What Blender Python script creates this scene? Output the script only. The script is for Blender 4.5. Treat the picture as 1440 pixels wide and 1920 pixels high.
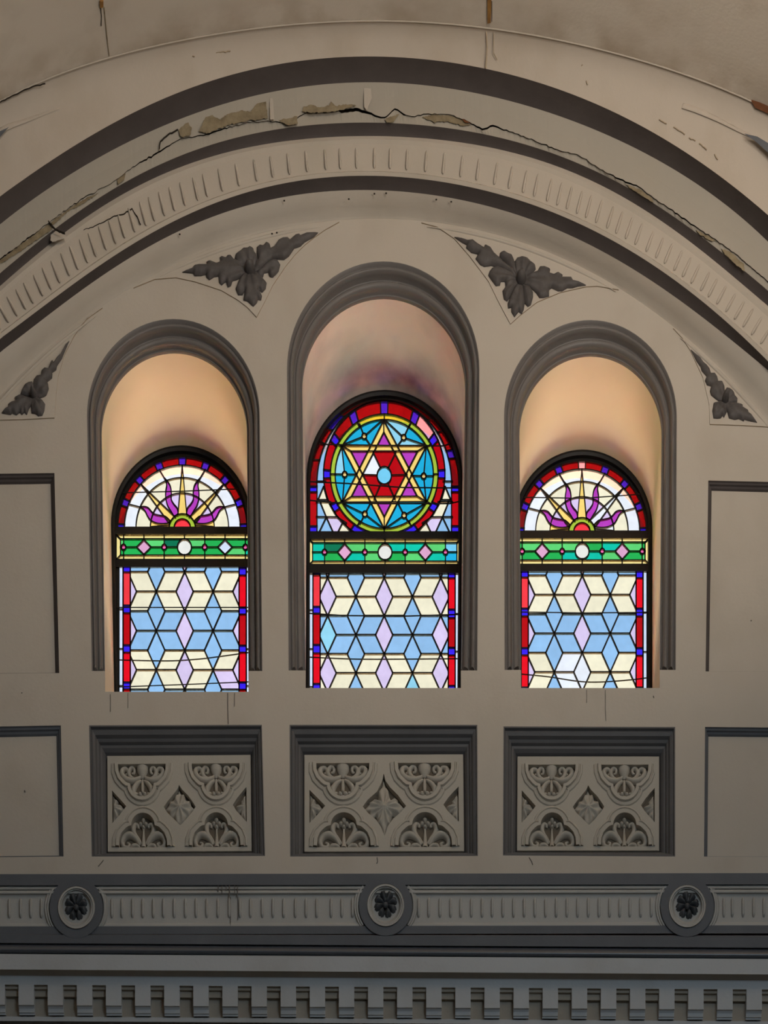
import bpy, bmesh, math, random
import numpy as np
from mathutils import Vector
from mathutils.geometry import delaunay_2d_cdt, tessellate_polygon

random.seed(7)
scene = bpy.context.scene
for o in list(bpy.data.objects):
    bpy.data.objects.remove(o)

# ------------------------------------------------------------------ place scale
S = 0.004            # metres of wall for one photograph pixel
D = 20.0             # camera distance in front of the wall face (y = 0)
PYP = 4900.0         # eye level, far below the windows
ZC = (960.0 - PYP) * S
ST = 1.12            # the openings are taller than round


def W(px, py, y=0.0):
    k = (D + y) / D
    return Vector(((px - 720.0) * S * k, y, ZC + (PYP - py) * S * k))


# ------------------------------------------------------------------ camera
cam_data = bpy.data.cameras.new('camera')
cam_data.sensor_fit = 'AUTO'
cam_data.sensor_width = 36.0
cam_data.lens = (D / S) / 1920.0 * 36.0
cam_data.shift_y = (PYP - 960.0) / 1920.0
cam_data.clip_end = 400
cam = bpy.data.objects.new('camera', cam_data)
scene.collection.objects.link(cam)
cam.location = (0, -D, ZC)
cam.rotation_euler = (math.pi / 2, 0, 0)
scene.camera = cam

# ------------------------------------------------------------------ sky, sun, added hall fill lights, exposure
world = bpy.data.worlds.new('sky')
scene.world = world
world.use_nodes = True
bg = world.node_tree.nodes['Background']
bg.inputs[0].default_value = (0.93, 0.965, 1.0, 1)
bg.inputs[1].default_value = 1.22

sun_d = bpy.data.lights.new('sun', 'SUN')
sun_d.energy = 85.0
sun_d.angle = 0.01
sun_d.color = (1.0, 0.93, 0.82)
sun = bpy.data.objects.new('sun', sun_d)
scene.collection.objects.link(sun)
sun.rotation_euler = Vector((-0.45, 0.16, -0.88)).to_track_quat('-Z', 'Y').to_euler()


def area(name, loc, target, size, power, col):
    d = bpy.data.lights.new(name, 'AREA')
    d.shape = 'RECTANGLE'
    d.size, d.size_y = size
    d.energy = power
    d.color = col
    o = bpy.data.objects.new(name, d)
    scene.collection.objects.link(o)
    o.location = loc
    o.rotation_euler = (Vector(target) - Vector(loc)).to_track_quat('-Z', 'Y').to_euler()
    return o


def spot(name, loc, target, angle, blend, power, col, radius):
    d = bpy.data.lights.new(name, 'SPOT')
    d.energy = power
    d.color = col
    d.spot_size = math.radians(angle)
    d.spot_blend = blend
    d.shadow_soft_size = radius
    o = bpy.data.objects.new(name, d)
    scene.collection.objects.link(o)
    o.location = loc
    o.rotation_euler = (Vector(target) - Vector(loc)).to_track_quat('-Z', 'Y').to_euler()
    return o


spot('wall_fill_spot', (2.4, -10.5, 0.6), (-0.1, 0, 2.1), 60, 0.85, 790, (1.0, 0.87, 0.72), 0.7)  # unseen warm spot added to brighten the upper wall
area('vault_fill', (3.3, -5.6, -0.6), (2.9, -4.9, 3.0), (1.6, 1.6), 150, (1.0, 0.85, 0.68))  # unseen warm fill added to lift the vault
area('cool_fill', (3.4, -13.0, -3.4), (0.6, 0, -2.0), (3.0, 4.0), 225, (0.68, 0.86, 1.0))  # cool fill added in mid-hall, no window stands there

scene.view_settings.view_transform = 'Standard'
scene.view_settings.look = 'None'
scene.view_settings.gamma = 1.0
scene.view_settings.use_curve_mapping = False
scene.view_settings.exposure = 0.0
scene.cycles.use_denoising = True
scene.cycles.max_bounces = 10
scene.cycles.diffuse_bounces = 5
scene.cycles.transparent_max_bounces = 24


# ------------------------------------------------------------------ materials
def lin(c):
    c = c / 255.0
    return c / 12.92 if c <= 0.04045 else ((c + 0.055) / 1.055) ** 2.4


def rgb(r, g, b):
    return (lin(r), lin(g), lin(b), 1.0)


def plaster(name, col, col2=None, mott=0.35, rough=0.85, bump=0.25, scale=1.3, stain=None, stain_amt=0.0, grime=None):
    m = bpy.data.materials.new(name)
    m.use_nodes = True
    nt = m.node_tree
    b = nt.nodes['Principled BSDF']
    b.inputs['Roughness'].default_value = rough
    b.inputs['Specular IOR Level'].default_value = 0.25
    geo = nt.nodes.new('ShaderNodeNewGeometry')
    n1 = nt.nodes.new('ShaderNodeTexNoise')
    n1.inputs['Scale'].default_value = scale
    n1.inputs['Detail'].default_value = 6
    n1.inputs['Roughness'].default_value = 0.62
    nt.links.new(geo.outputs['Position'], n1.inputs['Vector'])
    r = nt.nodes.new('ShaderNodeMapRange')
    r.inputs[1].default_value = 0.3
    r.inputs[2].default_value = 0.7
    r.inputs[3].default_value = 0.0
    r.inputs[4].default_value = mott
    nt.links.new(n1.outputs['Fac'], r.inputs[0])
    mix = nt.nodes.new('ShaderNodeMix')
    mix.data_type = 'RGBA'
    c2 = col2 or tuple(v * 0.72 for v in col[:3]) + (1,)
    mix.inputs[6].default_value = col if len(col) == 4 else tuple(col) + (1,)
    mix.inputs[7].default_value = c2 if len(c2) == 4 else tuple(c2) + (1,)
    nt.links.new(r.outputs[0], mix.inputs[0])
    out = mix.outputs[2]
    n3 = nt.nodes.new('ShaderNodeTexNoise')
    n3.inputs['Scale'].default_value = 38
    n3.inputs['Detail'].default_value = 3
    nt.links.new(geo.outputs['Position'], n3.inputs['Vector'])
    if stain:
        n2 = nt.nodes.new('ShaderNodeTexNoise')
        n2.inputs['Scale'].default_value = 2.6
        n2.inputs['Detail'].default_value = 5
        mp = nt.nodes.new('ShaderNodeMapping')
        mp.inputs['Scale'].default_value = (1.0, 1.0, 0.6)
        mp.inputs['Location'].default_value = (3.1, 1.7, 0.4)
        nt.links.new(geo.outputs['Position'], mp.inputs[0])
        nt.links.new(mp.outputs[0], n2.inputs['Vector'])
        r2 = nt.nodes.new('ShaderNodeMapRange')
        r2.inputs[1].default_value = 0.5
        r2.inputs[2].default_value = 0.78
        r2.inputs[3].default_value = 0.0
        r2.inputs[4].default_value = stain_amt
        nt.links.new(n2.outputs['Fac'], r2.inputs[0])
        mix2 = nt.nodes.new('ShaderNodeMix')
        mix2.data_type = 'RGBA'
        mix2.inputs[7].default_value = stain
        nt.links.new(out, mix2.inputs[6])
        nt.links.new(r2.outputs[0], mix2.inputs[0])
        out = mix2.outputs[2]
    if grime:      # soot or damp gathered along one edge, broken up by noise
        y0, y1, gcol, amt, gs = grime
        sep = nt.nodes.new('ShaderNodeSeparateXYZ')
        nt.links.new(geo.outputs['Position'], sep.inputs[0])
        gr = nt.nodes.new('ShaderNodeMapRange')
        gr.inputs[1].default_value = y0
        gr.inputs[2].default_value = y1
        nt.links.new(sep.outputs[1], gr.inputs[0])
        gn = nt.nodes.new('ShaderNodeTexNoise')
        gn.inputs['Scale'].default_value = gs
        gn.inputs['Detail'].default_value = 6
        nt.links.new(geo.outputs['Position'], gn.inputs['Vector'])
        gr2 = nt.nodes.new('ShaderNodeMapRange')
        gr2.inputs[1].default_value = 0.40
        gr2.inputs[2].default_value = 0.66
        gr2.inputs[4].default_value = amt
        nt.links.new(gn.outputs['Fac'], gr2.inputs[0])
        gm = nt.nodes.new('ShaderNodeMath')
        gm.operation = 'MULTIPLY'
        nt.links.new(gr.outputs[0], gm.inputs[0])
        nt.links.new(gr2.outputs[0], gm.inputs[1])
        mix3 = nt.nodes.new('ShaderNodeMix')
        mix3.data_type = 'RGBA'
        mix3.inputs[7].default_value = gcol
        nt.links.new(gm.outputs[0], mix3.inputs[0])
        nt.links.new(out, mix3.inputs[6])
        out = mix3.outputs[2]
    nt.links.new(out, b.inputs['Base Color'])
    bp = nt.nodes.new('ShaderNodeBump')
    bp.inputs['Strength'].default_value = bump
    bp.inputs['Distance'].default_value = 0.006
    nt.links.new(n3.outputs['Fac'], bp.inputs['Height'])
    nt.links.new(bp.outputs[0], b.inputs['Normal'])
    return m


M = {}
M['wall'] = plaster('wall_plaster', (0.56, 0.50, 0.43, 1), (0.47, 0.41, 0.345, 1), stain=(0.40, 0.34, 0.27, 1), stain_amt=0.35)
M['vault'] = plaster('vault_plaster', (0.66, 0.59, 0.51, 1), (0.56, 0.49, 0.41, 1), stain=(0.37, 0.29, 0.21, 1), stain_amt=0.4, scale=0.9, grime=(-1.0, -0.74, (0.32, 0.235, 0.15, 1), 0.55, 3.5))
M['lunette'] = plaster('lunette_plaster', (0.55, 0.475, 0.40, 1), (0.46, 0.39, 0.32, 1), stain=(0.40, 0.32, 0.235, 1), stain_amt=0.45, scale=0.9)
M['band'] = plaster('arch_plaster', (0.55, 0.48, 0.405, 1), (0.44, 0.39, 0.33, 1), stain=(0.40, 0.35, 0.27, 1), stain_amt=0.4)
M['pale'] = plaster('pale_grey_plaster', (0.43, 0.385, 0.325, 1), (0.36, 0.325, 0.27, 1), stain=(0.42, 0.36, 0.28, 1), stain_amt=0.3)
M['grey'] = plaster('grey_trim_paint', (0.100, 0.084, 0.080, 1), (0.062, 0.050, 0.048, 1), mott=0.6, rough=0.7, scale=3.0)
M['greywin'] = plaster('window_trim_paint', (0.19, 0.172, 0.162, 1), (0.14, 0.125, 0.118, 1), mott=0.6, rough=0.42, scale=3.0)
M['blue'] = plaster('blue_grey_paint', (0.135, 0.142, 0.158, 1), (0.10, 0.106, 0.12, 1), mott=0.6, rough=0.6, scale=3.0)
M['bluedark'] = plaster('dark_blue_grey_paint', (0.10, 0.106, 0.122, 1), (0.075, 0.08, 0.092, 1), mott=0.6, rough=0.3, scale=3.0)
M['frame'] = plaster('panel_frame_paint', (0.135, 0.130, 0.132, 1), (0.10, 0.097, 0.10, 1), mott=0.6, rough=0.5, scale=3.0)
M['frieze'] = plaster('frieze_plaster', (0.50, 0.48, 0.45, 1), (0.42, 0.40, 0.37, 1), stain=(0.33, 0.31, 0.29, 1), stain_amt=0.4)
M['cornice'] = plaster('cornice_plaster', (0.545, 0.55, 0.56, 1), (0.47, 0.47, 0.475, 1), stain=(0.33, 0.29, 0.24, 1), stain_amt=0.3)
M['recess_brown'] = plaster('brown_recess', (0.43, 0.375, 0.31, 1), (0.34, 0.29, 0.235, 1), scale=5.0, mott=0.7)  # darker brown for dentil gaps and the soffit under the fascia
M['relief'] = plaster('carved_plaster', (0.50, 0.455, 0.39, 1), (0.42, 0.38, 0.32, 1), scale=4.0)
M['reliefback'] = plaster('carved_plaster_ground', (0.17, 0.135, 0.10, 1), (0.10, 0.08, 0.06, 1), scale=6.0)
M['leaf'] = plaster('leaf_paint', (0.125, 0.112, 0.108, 1), (0.075, 0.066, 0.064, 1), mott=0.8, rough=0.6, scale=14)
M['leafdark'] = plaster('rosette_paint', (0.11, 0.114, 0.122, 1), (0.045, 0.047, 0.05, 1), mott=0.8, rough=0.45, scale=14)
M['reveal'] = plaster('reveal_cream', (0.86, 0.75, 0.60, 1), (0.80, 0.67, 0.50, 1), mott=0.8, bump=0.08, scale=1.1)
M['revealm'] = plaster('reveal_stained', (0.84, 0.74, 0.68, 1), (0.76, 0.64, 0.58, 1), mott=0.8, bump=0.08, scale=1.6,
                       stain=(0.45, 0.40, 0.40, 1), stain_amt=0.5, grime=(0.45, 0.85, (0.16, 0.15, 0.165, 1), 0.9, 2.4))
M['edge'] = plaster('spandrel_edge', (0.44, 0.35, 0.25, 1), (0.36, 0.28, 0.19, 1), scale=8)
M['substrate'] = plaster('bare_plaster', (0.34, 0.275, 0.175, 1), (0.20, 0.155, 0.095, 1), mott=1.0, scale=16, bump=1.0)
M['crack'] = plaster('crack_dark', (0.035, 0.027, 0.02, 1), (0.02, 0.015, 0.012, 1), scale=30)
M['rust'] = plaster('rust', (0.42, 0.22, 0.06, 1), (0.25, 0.12, 0.04, 1), scale=12, mott=1.0)
M['rust2'] = plaster('rust_red', (0.20, 0.075, 0.03, 1), (0.10, 0.04, 0.02, 1), scale=12, mott=1.0)
M['drip'] = plaster('drip_stain', (0.12, 0.105, 0.095, 1), (0.2, 0.18, 0.16, 1), scale=12, mott=1.0)
M['black'] = plaster('black_frame', (0.010, 0.009, 0.009, 1), (0.004, 0.004, 0.004, 1), scale=20, rough=0.5)
M['lead'] = plaster('lead', (0.014, 0.012, 0.011, 1), (0.006, 0.006, 0.006, 1), scale=20, rough=0.6)
M['outer'] = plaster('outside_render', (0.42, 0.265, 0.27, 1), (0.36, 0.22, 0.225, 1), scale=1.4)
M['bounce'] = plaster('bounce_roof_cream', (0.82, 0.66, 0.47, 1), (0.74, 0.56, 0.38, 1), scale=0.8)  # bright warm cream of the added reflector roof
M['hall'] = plaster('hall_plaster', (0.45, 0.40, 0.34, 1), (0.38, 0.33, 0.28, 1), scale=0.5)
M['floor'] = plaster('hall_floor', (0.20, 0.15, 0.11, 1), (0.14, 0.10, 0.07, 1), scale=0.8)


M['bluedark'].node_tree.nodes['Principled BSDF'].inputs['Specular IOR Level'].default_value = 0.8


def glass(name, col, rough_noise=0.05):
    m = bpy.data.materials.new('glass_' + name)
    m.use_nodes = True
    nt = m.node_tree
    nt.nodes.remove(nt.nodes['Principled BSDF'])
    out = nt.nodes['Material Output']
    tr = nt.nodes.new('ShaderNodeBsdfTransparent')
    gl = nt.nodes.new('ShaderNodeBsdfGlossy')
    gl.inputs['Roughness'].default_value = 0.18
    gl.inputs['Color'].default_value = (0.6, 0.6, 0.6, 1)
    mx = nt.nodes.new('ShaderNodeMixShader')
    fr = nt.nodes.new('ShaderNodeFresnel')
    fr.inputs['IOR'].default_value = 1.35
    geo = nt.nodes.new('ShaderNodeNewGeometry')
    no = nt.nodes.new('ShaderNodeTexNoise')
    no.inputs['Scale'].default_value = 16
    no.inputs['Detail'].default_value = 4
    nt.links.new(geo.outputs['Position'], no.inputs['Vector'])
    oi = nt.nodes.new('ShaderNodeObjectInfo')
    a = nt.nodes.new('ShaderNodeMath')
    a.operation = 'MULTIPLY_ADD'          # random per pane 0.93 .. 1.0
    a.inputs[1].default_value = 0.05
    a.inputs[2].default_value = 0.95
    nt.links.new(oi.outputs['Random'], a.inputs[0])
    b = nt.nodes.new('ShaderNodeMapRange')
    b.inputs[1].default_value = 0.3
    b.inputs[2].default_value = 0.75
    b.inputs[3].default_value = 1.0
    b.inputs[4].default_value = 1.0 - rough_noise
    nt.links.new(no.outputs['Fac'], b.inputs[0])
    c = nt.nodes.new('ShaderNodeMath')
    c.operation = 'MULTIPLY'
    nt.links.new(a.outputs[0], c.inputs[0])
    nt.links.new(b.outputs[0], c.inputs[1])
    vm = nt.nodes.new('ShaderNodeVectorMath')
    vm.operation = 'SCALE'
    vm.inputs[0].default_value = tuple(math.sqrt(max(v, 0.0004)) for v in col[:3])
    nt.links.new(c.outputs[0], vm.inputs['Scale'])
    nt.links.new(vm.outputs[0], tr.inputs['Color'])
    nt.links.new(fr.outputs[0], mx.inputs[0])
    nt.links.new(tr.outputs[0], mx.inputs[1])
    nt.links.new(gl.outputs[0], mx.inputs[2])
    nt.links.new(mx.outputs[0], out.inputs['Surface'])
    return m


GC = dict(cream=(246, 238, 208), lavender=(222, 204, 240), sky=(150, 194, 236), pale=(214, 226, 246),
          red=(236, 10, 34), ruby=(190, 6, 20), wine=(125, 10, 18), blue=(58, 34, 236), aqua=(30, 176, 220), paleaqua=(150, 215, 240),
          yellow=(255, 218, 122), purple=(186, 64, 190), green=(36, 180, 84), green2=(96, 214, 118), teal=(10, 200, 172),
          lime=(170, 196, 62), white=(240, 244, 252), pink=(226, 168, 204), gem=(236, 104, 170), gold=(232, 200, 130),
          border=(250, 228, 150), deepgreen=(10, 120, 84), coral=(250, 60, 70), roundel=(238, 236, 228), cyan=(120, 205, 240))
G = {k: glass(k, rgb(*v)) for k, v in GC.items()}

# ------------------------------------------------------------------ object helpers
COL = scene.collection


def tag(o, label=None, cat=None, group=None, kind=None):
    if label:
        o['label'] = label
    if cat:
        o['category'] = cat
    if group:
        o['group'] = group
    if kind:
        o['kind'] = kind
    return o


def empty(name, loc, parent=None):
    o = bpy.data.objects.new(name, None)
    o.empty_display_size = 0.1
    o.location = loc
    COL.objects.link(o)
    if parent:
        o.parent = parent
    return o


def wpos(o):
    v = Vector((0, 0, 0))
    while o is not None:
        v += Vector(o.location)
        o = o.parent
    return v


def mobj(name, verts, faces, mat, parent=None, smooth=False, origin=None, mats=None, midx=None):
    """mesh object from world-space vertices; parents carry location only"""
    base = wpos(parent) if parent else Vector((0, 0, 0))
    org = Vector(origin) if origin is not None else (base.copy() if parent else Vector((0, 0, 0)))
    me = bpy.data.meshes.new(name)
    me.from_pydata([tuple(Vector(v) - org) for v in verts], [], [tuple(f) for f in faces])
    for mm in (mats or [mat]):
        me.materials.append(mm)
    if midx:
        for p, i in zip(me.polygons, midx):
            p.material_index = i
    if smooth:
        for p in me.polygons:
            p.use_smooth = True
    bm = bmesh.new()
    bm.from_mesh(me)
    bmesh.ops.recalc_face_normals(bm, faces=bm.faces)
    bm.to_mesh(me)
    bm.free()
    me.update()
    o = bpy.data.objects.new(name, me)
    COL.objects.link(o)
    o.location = org - base
    if parent:
        o.parent = parent
    return o


class MB:
    def __init__(self):
        self.v, self.f, self.m = [], [], []

    def add(self, verts, faces, mi=0):
        k = len(self.v)
        self.v += [Vector(p) for p in verts]
        self.f += [tuple(i + k for i in f) for f in faces]
        self.m += [mi] * len(faces)

    def grid(self, rows, closed=False, mi=0):
        n = len(rows[0])
        vs = [p for r in rows for p in r]
        fs = []
        for i in range(len(rows) - 1):
            for j in range(n if closed else n - 1):
                j2 = (j + 1) % n
                fs.append((i * n + j, i * n + j2, (i + 1) * n + j2, (i + 1) * n + j))
        self.add(vs, fs, mi)

    def poly(self, loops, mi=0):
        vs = [Vector(p) for l in loops for p in l]
        tris = tessellate_polygon([[Vector((p[0], p[2], 0)) for p in l] for l in loops])
        self.add(vs, tris, mi)

    def box(self, a, b, mi=0):
        x0, y0, z0 = a
        x1, y1, z1 = b
        self.add([(x0, y0, z0), (x1, y0, z0), (x1, y1, z0), (x0, y1, z0), (x0, y0, z1), (x1, y0, z1), (x1, y1, z1), (x0, y1, z1)],
                 [(0, 1, 2, 3), (4, 5, 6, 7), (0, 1, 5, 4), (1, 2, 6, 5), (2, 3, 7, 6), (3, 0, 4, 7)], mi)

    def build(self, name, mat, parent=None, smooth=False, mats=None, origin=None):
        return mobj(name, self.v, self.f, mat, parent, smooth, origin, mats, self.m if mats else None)


def px_rows(rows):
    return [[W(*p) for p in r] for r in rows]


def crop(ox, oy, sc):
    return lambda pts: [(ox + x / sc, oy + y / sc) for x, y in pts]


def cat_rom(pts, n=6):
    out = []
    m = len(pts)
    for i in range(m - 1):
        p0 = pts[max(i - 1, 0)]
        p1, p2 = pts[i], pts[i + 1]
        p3 = pts[min(i + 2, m - 1)]
        for k in range(n):
            t = k / n
            out.append(tuple(0.5 * ((2 * b) + (-a + c) * t + (2 * a - 5 * b + 4 * c - d) * t * t + (-a + 3 * b - 3 * c + d) * t ** 3)
                             for a, b, c, d in zip(p0, p1, p2, p3)))
    out.append(tuple(pts[-1]))
    return out


def tube(mb, path, rads, y, flat=0.7, seg=8, mi=0):
    """half-sunk rod along px path lying on depth y; rads in px"""
    n = len(path)
    rows = []
    for i in range(n):
        a = path[max(i - 1, 0)]
        b = path[min(i + 1, n - 1)]
        tx, ty = b[0] - a[0], b[1] - a[1]
        L = math.hypot(tx, ty) or 1
        nx, ny = -ty / L, tx / L
        r = rads[i] if hasattr(rads, '__len__') else rads
        row = []
        for k in range(seg + 1):
            an = math.pi * k / seg
            o = math.cos(an) * r
            yb = y[i] if hasattr(y, '__len__') else y
            yy = yb - math.sin(an) * r * S * flat
            p = W(path[i][0] + nx * o, path[i][1] + ny * o, yb)
            row.append(Vector((p.x, yy, p.z)))
        rows.append(row)
    mb.grid(rows, mi=mi)
    for row in (rows[0], rows[-1]):
        mb.add(row, [tuple(range(len(row)))], mi)


def inside(pt, poly):
    x, y = pt
    c = False
    n = len(poly)
    j = n - 1
    for i in range(n):
        xi, yi = poly[i]
        xj, yj = poly[j]
        if (yi > y) != (yj > y) and x < (xj - xi) * (y - yi) / (yj - yi) + xi:
            c = not c
        j = i
    return c


def dist_poly(P, poly, closed=True):
    P = np.asarray(P, float)
    Q = np.asarray(poly, float)
    A = Q
    B = np.roll(Q, -1, axis=0)
    if not closed:
        A, B = Q[:-1], Q[1:]
    best = np.full(len(P), 1e9)
    for a, b in zip(A, B):
        ab = b - a
        L = (ab * ab).sum() or 1e-9
        t = np.clip(((P - a) @ ab) / L, 0, 1)
        d = np.hypot(*(P - a - t[:, None] * ab).T)
        best = np.minimum(best, d)
    return best


def relief(name, outline, mat, parent, y0, H, d0=5.0, step=2.2, hub=None, veins=0, rise=0.0, dip=0.0):
    """raised carved leaf from a px outline: edges stand proud, body swells, veins fan from the hub"""
    outline = [tuple(p) for p in outline]
    xs = [p[0] for p in outline]
    ys = [p[1] for p in outline]
    pts = list(outline)
    yv = min(ys) + step * 0.5
    row = 0
    while yv < max(ys):
        xv = min(xs) + (step * 0.5 if row % 2 else 0.0)
        while xv < max(xs):
            if inside((xv, yv), outline):
                pts.append((xv, yv))
            xv += step
        yv += step * 0.87
        row += 1
    d = dist_poly(pts, outline)
    keep = [i for i in range(len(pts)) if i < len(outline) or d[i] > step * 0.45]
    pts = [pts[i] for i in keep]
    d = d[keep]
    n = len(outline)
    vo, eo, fo, ov, oe, of = delaunay_2d_cdt([Vector(p) for p in pts], [(i, (i + 1) % n) for i in range(n)], [], 1, 1e-6)
    h = {}
    vv = []
    dd = dist_poly([(v[0], v[1]) for v in vo], outline)
    for v, di in zip(vo, dd):
        hh = H * (1 - math.exp(-di / d0))
        if hub:
            r = math.hypot(v[0] - hub[0], (v[1] - hub[1]) / ST)
            if veins:
                an = math.atan2(v[1] - hub[1], v[0] - hub[0])
                hh *= 1 - 0.30 * (0.5 + 0.5 * math.cos(an * veins)) * min(1, r / 12)
            hh += rise * math.exp(-r / 30.0)
            hh *= 1 - dip * math.exp(-(r / 15.0) ** 4)
        p = W(v[0], v[1], y0)
        vv.append(Vector((p.x, y0 - 0.006 - hh, p.z)))
    k = len(vv)
    fs = [tuple(f) for f in fo]
    # rim back to the wall
    rim = {}
    for f in fs:
        for a, b in zip(f, f[1:] + f[:1]):
            rim.setdefault((min(a, b), max(a, b)), []).append((a, b))
    base = [Vector((p.x, y0, p.z)) for p in vv]
    vv2 = vv + base
    for e, l in rim.items():
        if len(l) == 1:
            a, b = l[0]
            fs.append((b, a, a + k, b + k))
    used = sorted({i for f in fs for i in f})
    mp = {u: i for i, u in enumerate(used)}
    return mobj(name, [vv2[u] for u in used], [tuple(mp[i] for i in f) for f in fs], mat, parent, smooth=True)


def dome(mb, cx, cy, rx, ry, y, h, seg=16, rings=5, mi=0):
    rows = []
    for i in range(rings + 1):
        t = i / rings * math.pi / 2
        rows.append([Vector((0, -h * math.sin(t), 0)) + W(cx + rx * math.cos(t) * math.cos(a), cy + ry * math.cos(t) * math.sin(a), y)
                     for a in [2 * math.pi * k / seg for k in range(seg)]])
    mb.grid(rows, closed=True, mi=mi)


def ell_ring(cx, cy, rx, ry, n=48):
    return [(cx + rx * math.cos(2 * math.pi * k / n), cy + ry * math.sin(2 * math.pi * k / n)) for k in range(n)]


def ribbon(name, pts, widths, y, parent, mat, off=0.004):
    """thin jagged strip lying on the surface (crack or stain); pts px, y scalar or list"""
    n = len(pts)
    rows = []
    for i, p in enumerate(pts):
        a = pts[max(i - 1, 0)]
        b = pts[min(i + 1, n - 1)]
        tx, ty = b[0] - a[0], b[1] - a[1]
        L = math.hypot(tx, ty) or 1
        w = (widths[i] if hasattr(widths, '__len__') else widths) / 2
        yy = (y[i] if hasattr(y, '__len__') else y)
        q = [W(p[0] - ty / L * w, p[1] + tx / L * w, yy), W(p[0] + ty / L * w, p[1] - tx / L * w, yy)]
        rows.append([q[0] + Vector((0, 0.003, 0)), q[0] - Vector((0, off, 0)), q[1] - Vector((0, off, 0)), q[1] + Vector((0, 0.003, 0))])
    mb = MB()
    mb.grid(rows)
    return mb.build(name, mat, parent)


def jag(pts, step=5.0, amp=1.2, seed=1):
    rnd = random.Random(seed)
    out = []
    for a, b in zip(pts[:-1], pts[1:]):
        L = math.hypot(b[0] - a[0], b[1] - a[1])
        n = max(1, int(L / step))
        for k in range(n):
            t = k / n
            j = 0 if k == 0 else amp
            out.append((a[0] + (b[0] - a[0]) * t + rnd.uniform(-j, j) * 0.5, a[1] + (b[1] - a[1]) * t + rnd.uniform(-j, j)))
    out.append(pts[-1])
    return out


# ------------------------------------------------------------------ arch curves, measured along each painted edge
E_PTS = {
    'v': [(0, 190), (205, 107), (300, 84), (417, 62), (533, 46), (592, 41), (720, 40), (837, 44), (920, 52), (1032, 72), (1140, 94), (1255, 131), (1346, 162), (1408, 187), (1440, 205)],
    '1o': [(0, 368), (57, 328), (115, 288), (172, 254), (229, 223), (286, 194), (358, 165), (417, 144), (475, 128), (533, 119), (592, 113), (650, 108), (720, 107), (784, 108), (837, 116), (895, 125), (953, 137), (1012, 156), (1070, 178), (1142, 207), (1205, 237), (1267, 272), (1330, 316), (1392, 364), (1440, 403)],
    '1i': [(0, 419), (57, 379), (115, 340), (172, 302), (229, 272), (286, 242), (360, 214), (417, 195), (475, 181), (533, 168), (592, 162), (650, 158), (720, 157), (784, 156), (837, 160), (895, 173), (953, 190), (1012, 207), (1070, 225), (1142, 256), (1205, 287), (1267, 320), (1330, 358), (1392, 408), (1440, 455)],
    '2o': [(0, 511), (57, 468), (115, 418), (172, 382), (229, 346), (286, 313), (360, 282), (417, 267), (466, 250), (510, 243), (592, 237), (665, 233), (720, 231), (784, 234), (837, 240), (895, 245), (953, 259), (1012, 278), (1070, 303), (1142, 336), (1205, 372), (1267, 408), (1330, 452), (1392, 503), (1440, 547)],
    '2i': [(0, 534), (57, 492), (115, 440), (172, 400), (229, 362), (286, 334), (360, 309), (417, 287), (475, 274), (533, 263), (592, 261), (650, 258), (720, 256), (784, 257), (837, 262), (895, 271), (953, 283), (1012, 300), (1070, 324), (1142, 358), (1205, 391), (1267, 431), (1330, 483), (1392, 531), (1440, 575)],
    '3o': [(0, 635), (57, 592), (115, 551), (172, 506), (229, 471), (286, 439), (360, 398), (417, 371), (475, 355), (533, 346), (592, 336), (650, 332), (720, 332), (784, 336), (837, 343), (895, 350), (953, 367), (1012, 386), (1075, 414), (1142, 452), (1205, 487), (1267, 528), (1330, 572), (1392, 628), (1440, 680)],
    '3i': [(0, 661), (57, 614), (115, 575), (172, 529), (229, 495), (286, 460), (360, 419), (417, 396), (475, 382), (533, 372), (592, 364), (650, 358), (720, 356), (784, 362), (837, 368), (895, 380), (953, 398), (1012, 417), (1075, 443), (1142, 483), (1205, 516), (1267, 556), (1330, 603), (1392, 656), (1440, 694)],
    '4': [(0, 741), (92, 660), (165, 592), (245, 531), (330, 492), (460, 456), (560, 425), (640, 408), (714, 402), (780, 411), (863, 430), (924, 440), (984, 455), (1034, 477), (1120, 515), (1167, 544), (1257, 606), (1290, 635), (1339, 679), (1388, 733), (1440, 788)],
}


class Arch:
    def __init__(self, pts, deg=6):
        P = np.array(pts, float)
        x, y = P[:, 0], P[:, 1]
        cx, a, top = 725.0, 1050.0, y.min()

        def f(q):
            cx, a, top = q
            u = np.clip(1 - ((x - cx) / a) ** 2, 1e-4, None)
            return top + ST * a * (1 - np.sqrt(u))
        q = np.array([cx, a, top])
        for _ in range(60):
            r = y - f(q)
            J = np.stack([(f(q + np.eye(3)[i] * 0.5) - f(q - np.eye(3)[i] * 0.5)) for i in range(3)], 1)
            dq = np.linalg.lstsq(J, r, rcond=None)[0]
            q = q + np.clip(dq, -60, 60)
            q[1] = max(q[1], 760)
        self.cx, self.a, self.top = q
        self.b = ST * self.a
        self.res = np.polyfit((x - 720) / 720, y - f(q), deg)

    def at(self, th):
        px = self.cx - self.a * math.cos(th)
        py = self.top + self.b * (1 - math.sin(th))
        u = min(max((px - 720) / 720, -1.0), 1.0)
        return px, py + float(np.polyval(self.res, u))

    def th(self, px):
        return math.acos(max(-1, min(1, (self.cx - px) / self.a)))

    def y(self, px):
        return self.at(self.th(px))[1]


A = {k: Arch(v) for k, v in E_PTS.items()}
TH = [math.radians(0.5 + 179 * i / 200) for i in range(201)]


def arow(key, y, dpx=0.0):
    px = [A[key].at(t) for t in TH]
    px = [(px[0][0], 1650.0)] + px + [(px[-1][0], 1650.0)]      # straight legs down to the frieze
    return [W(x, v + dpx, y) for x, v in px]


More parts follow.
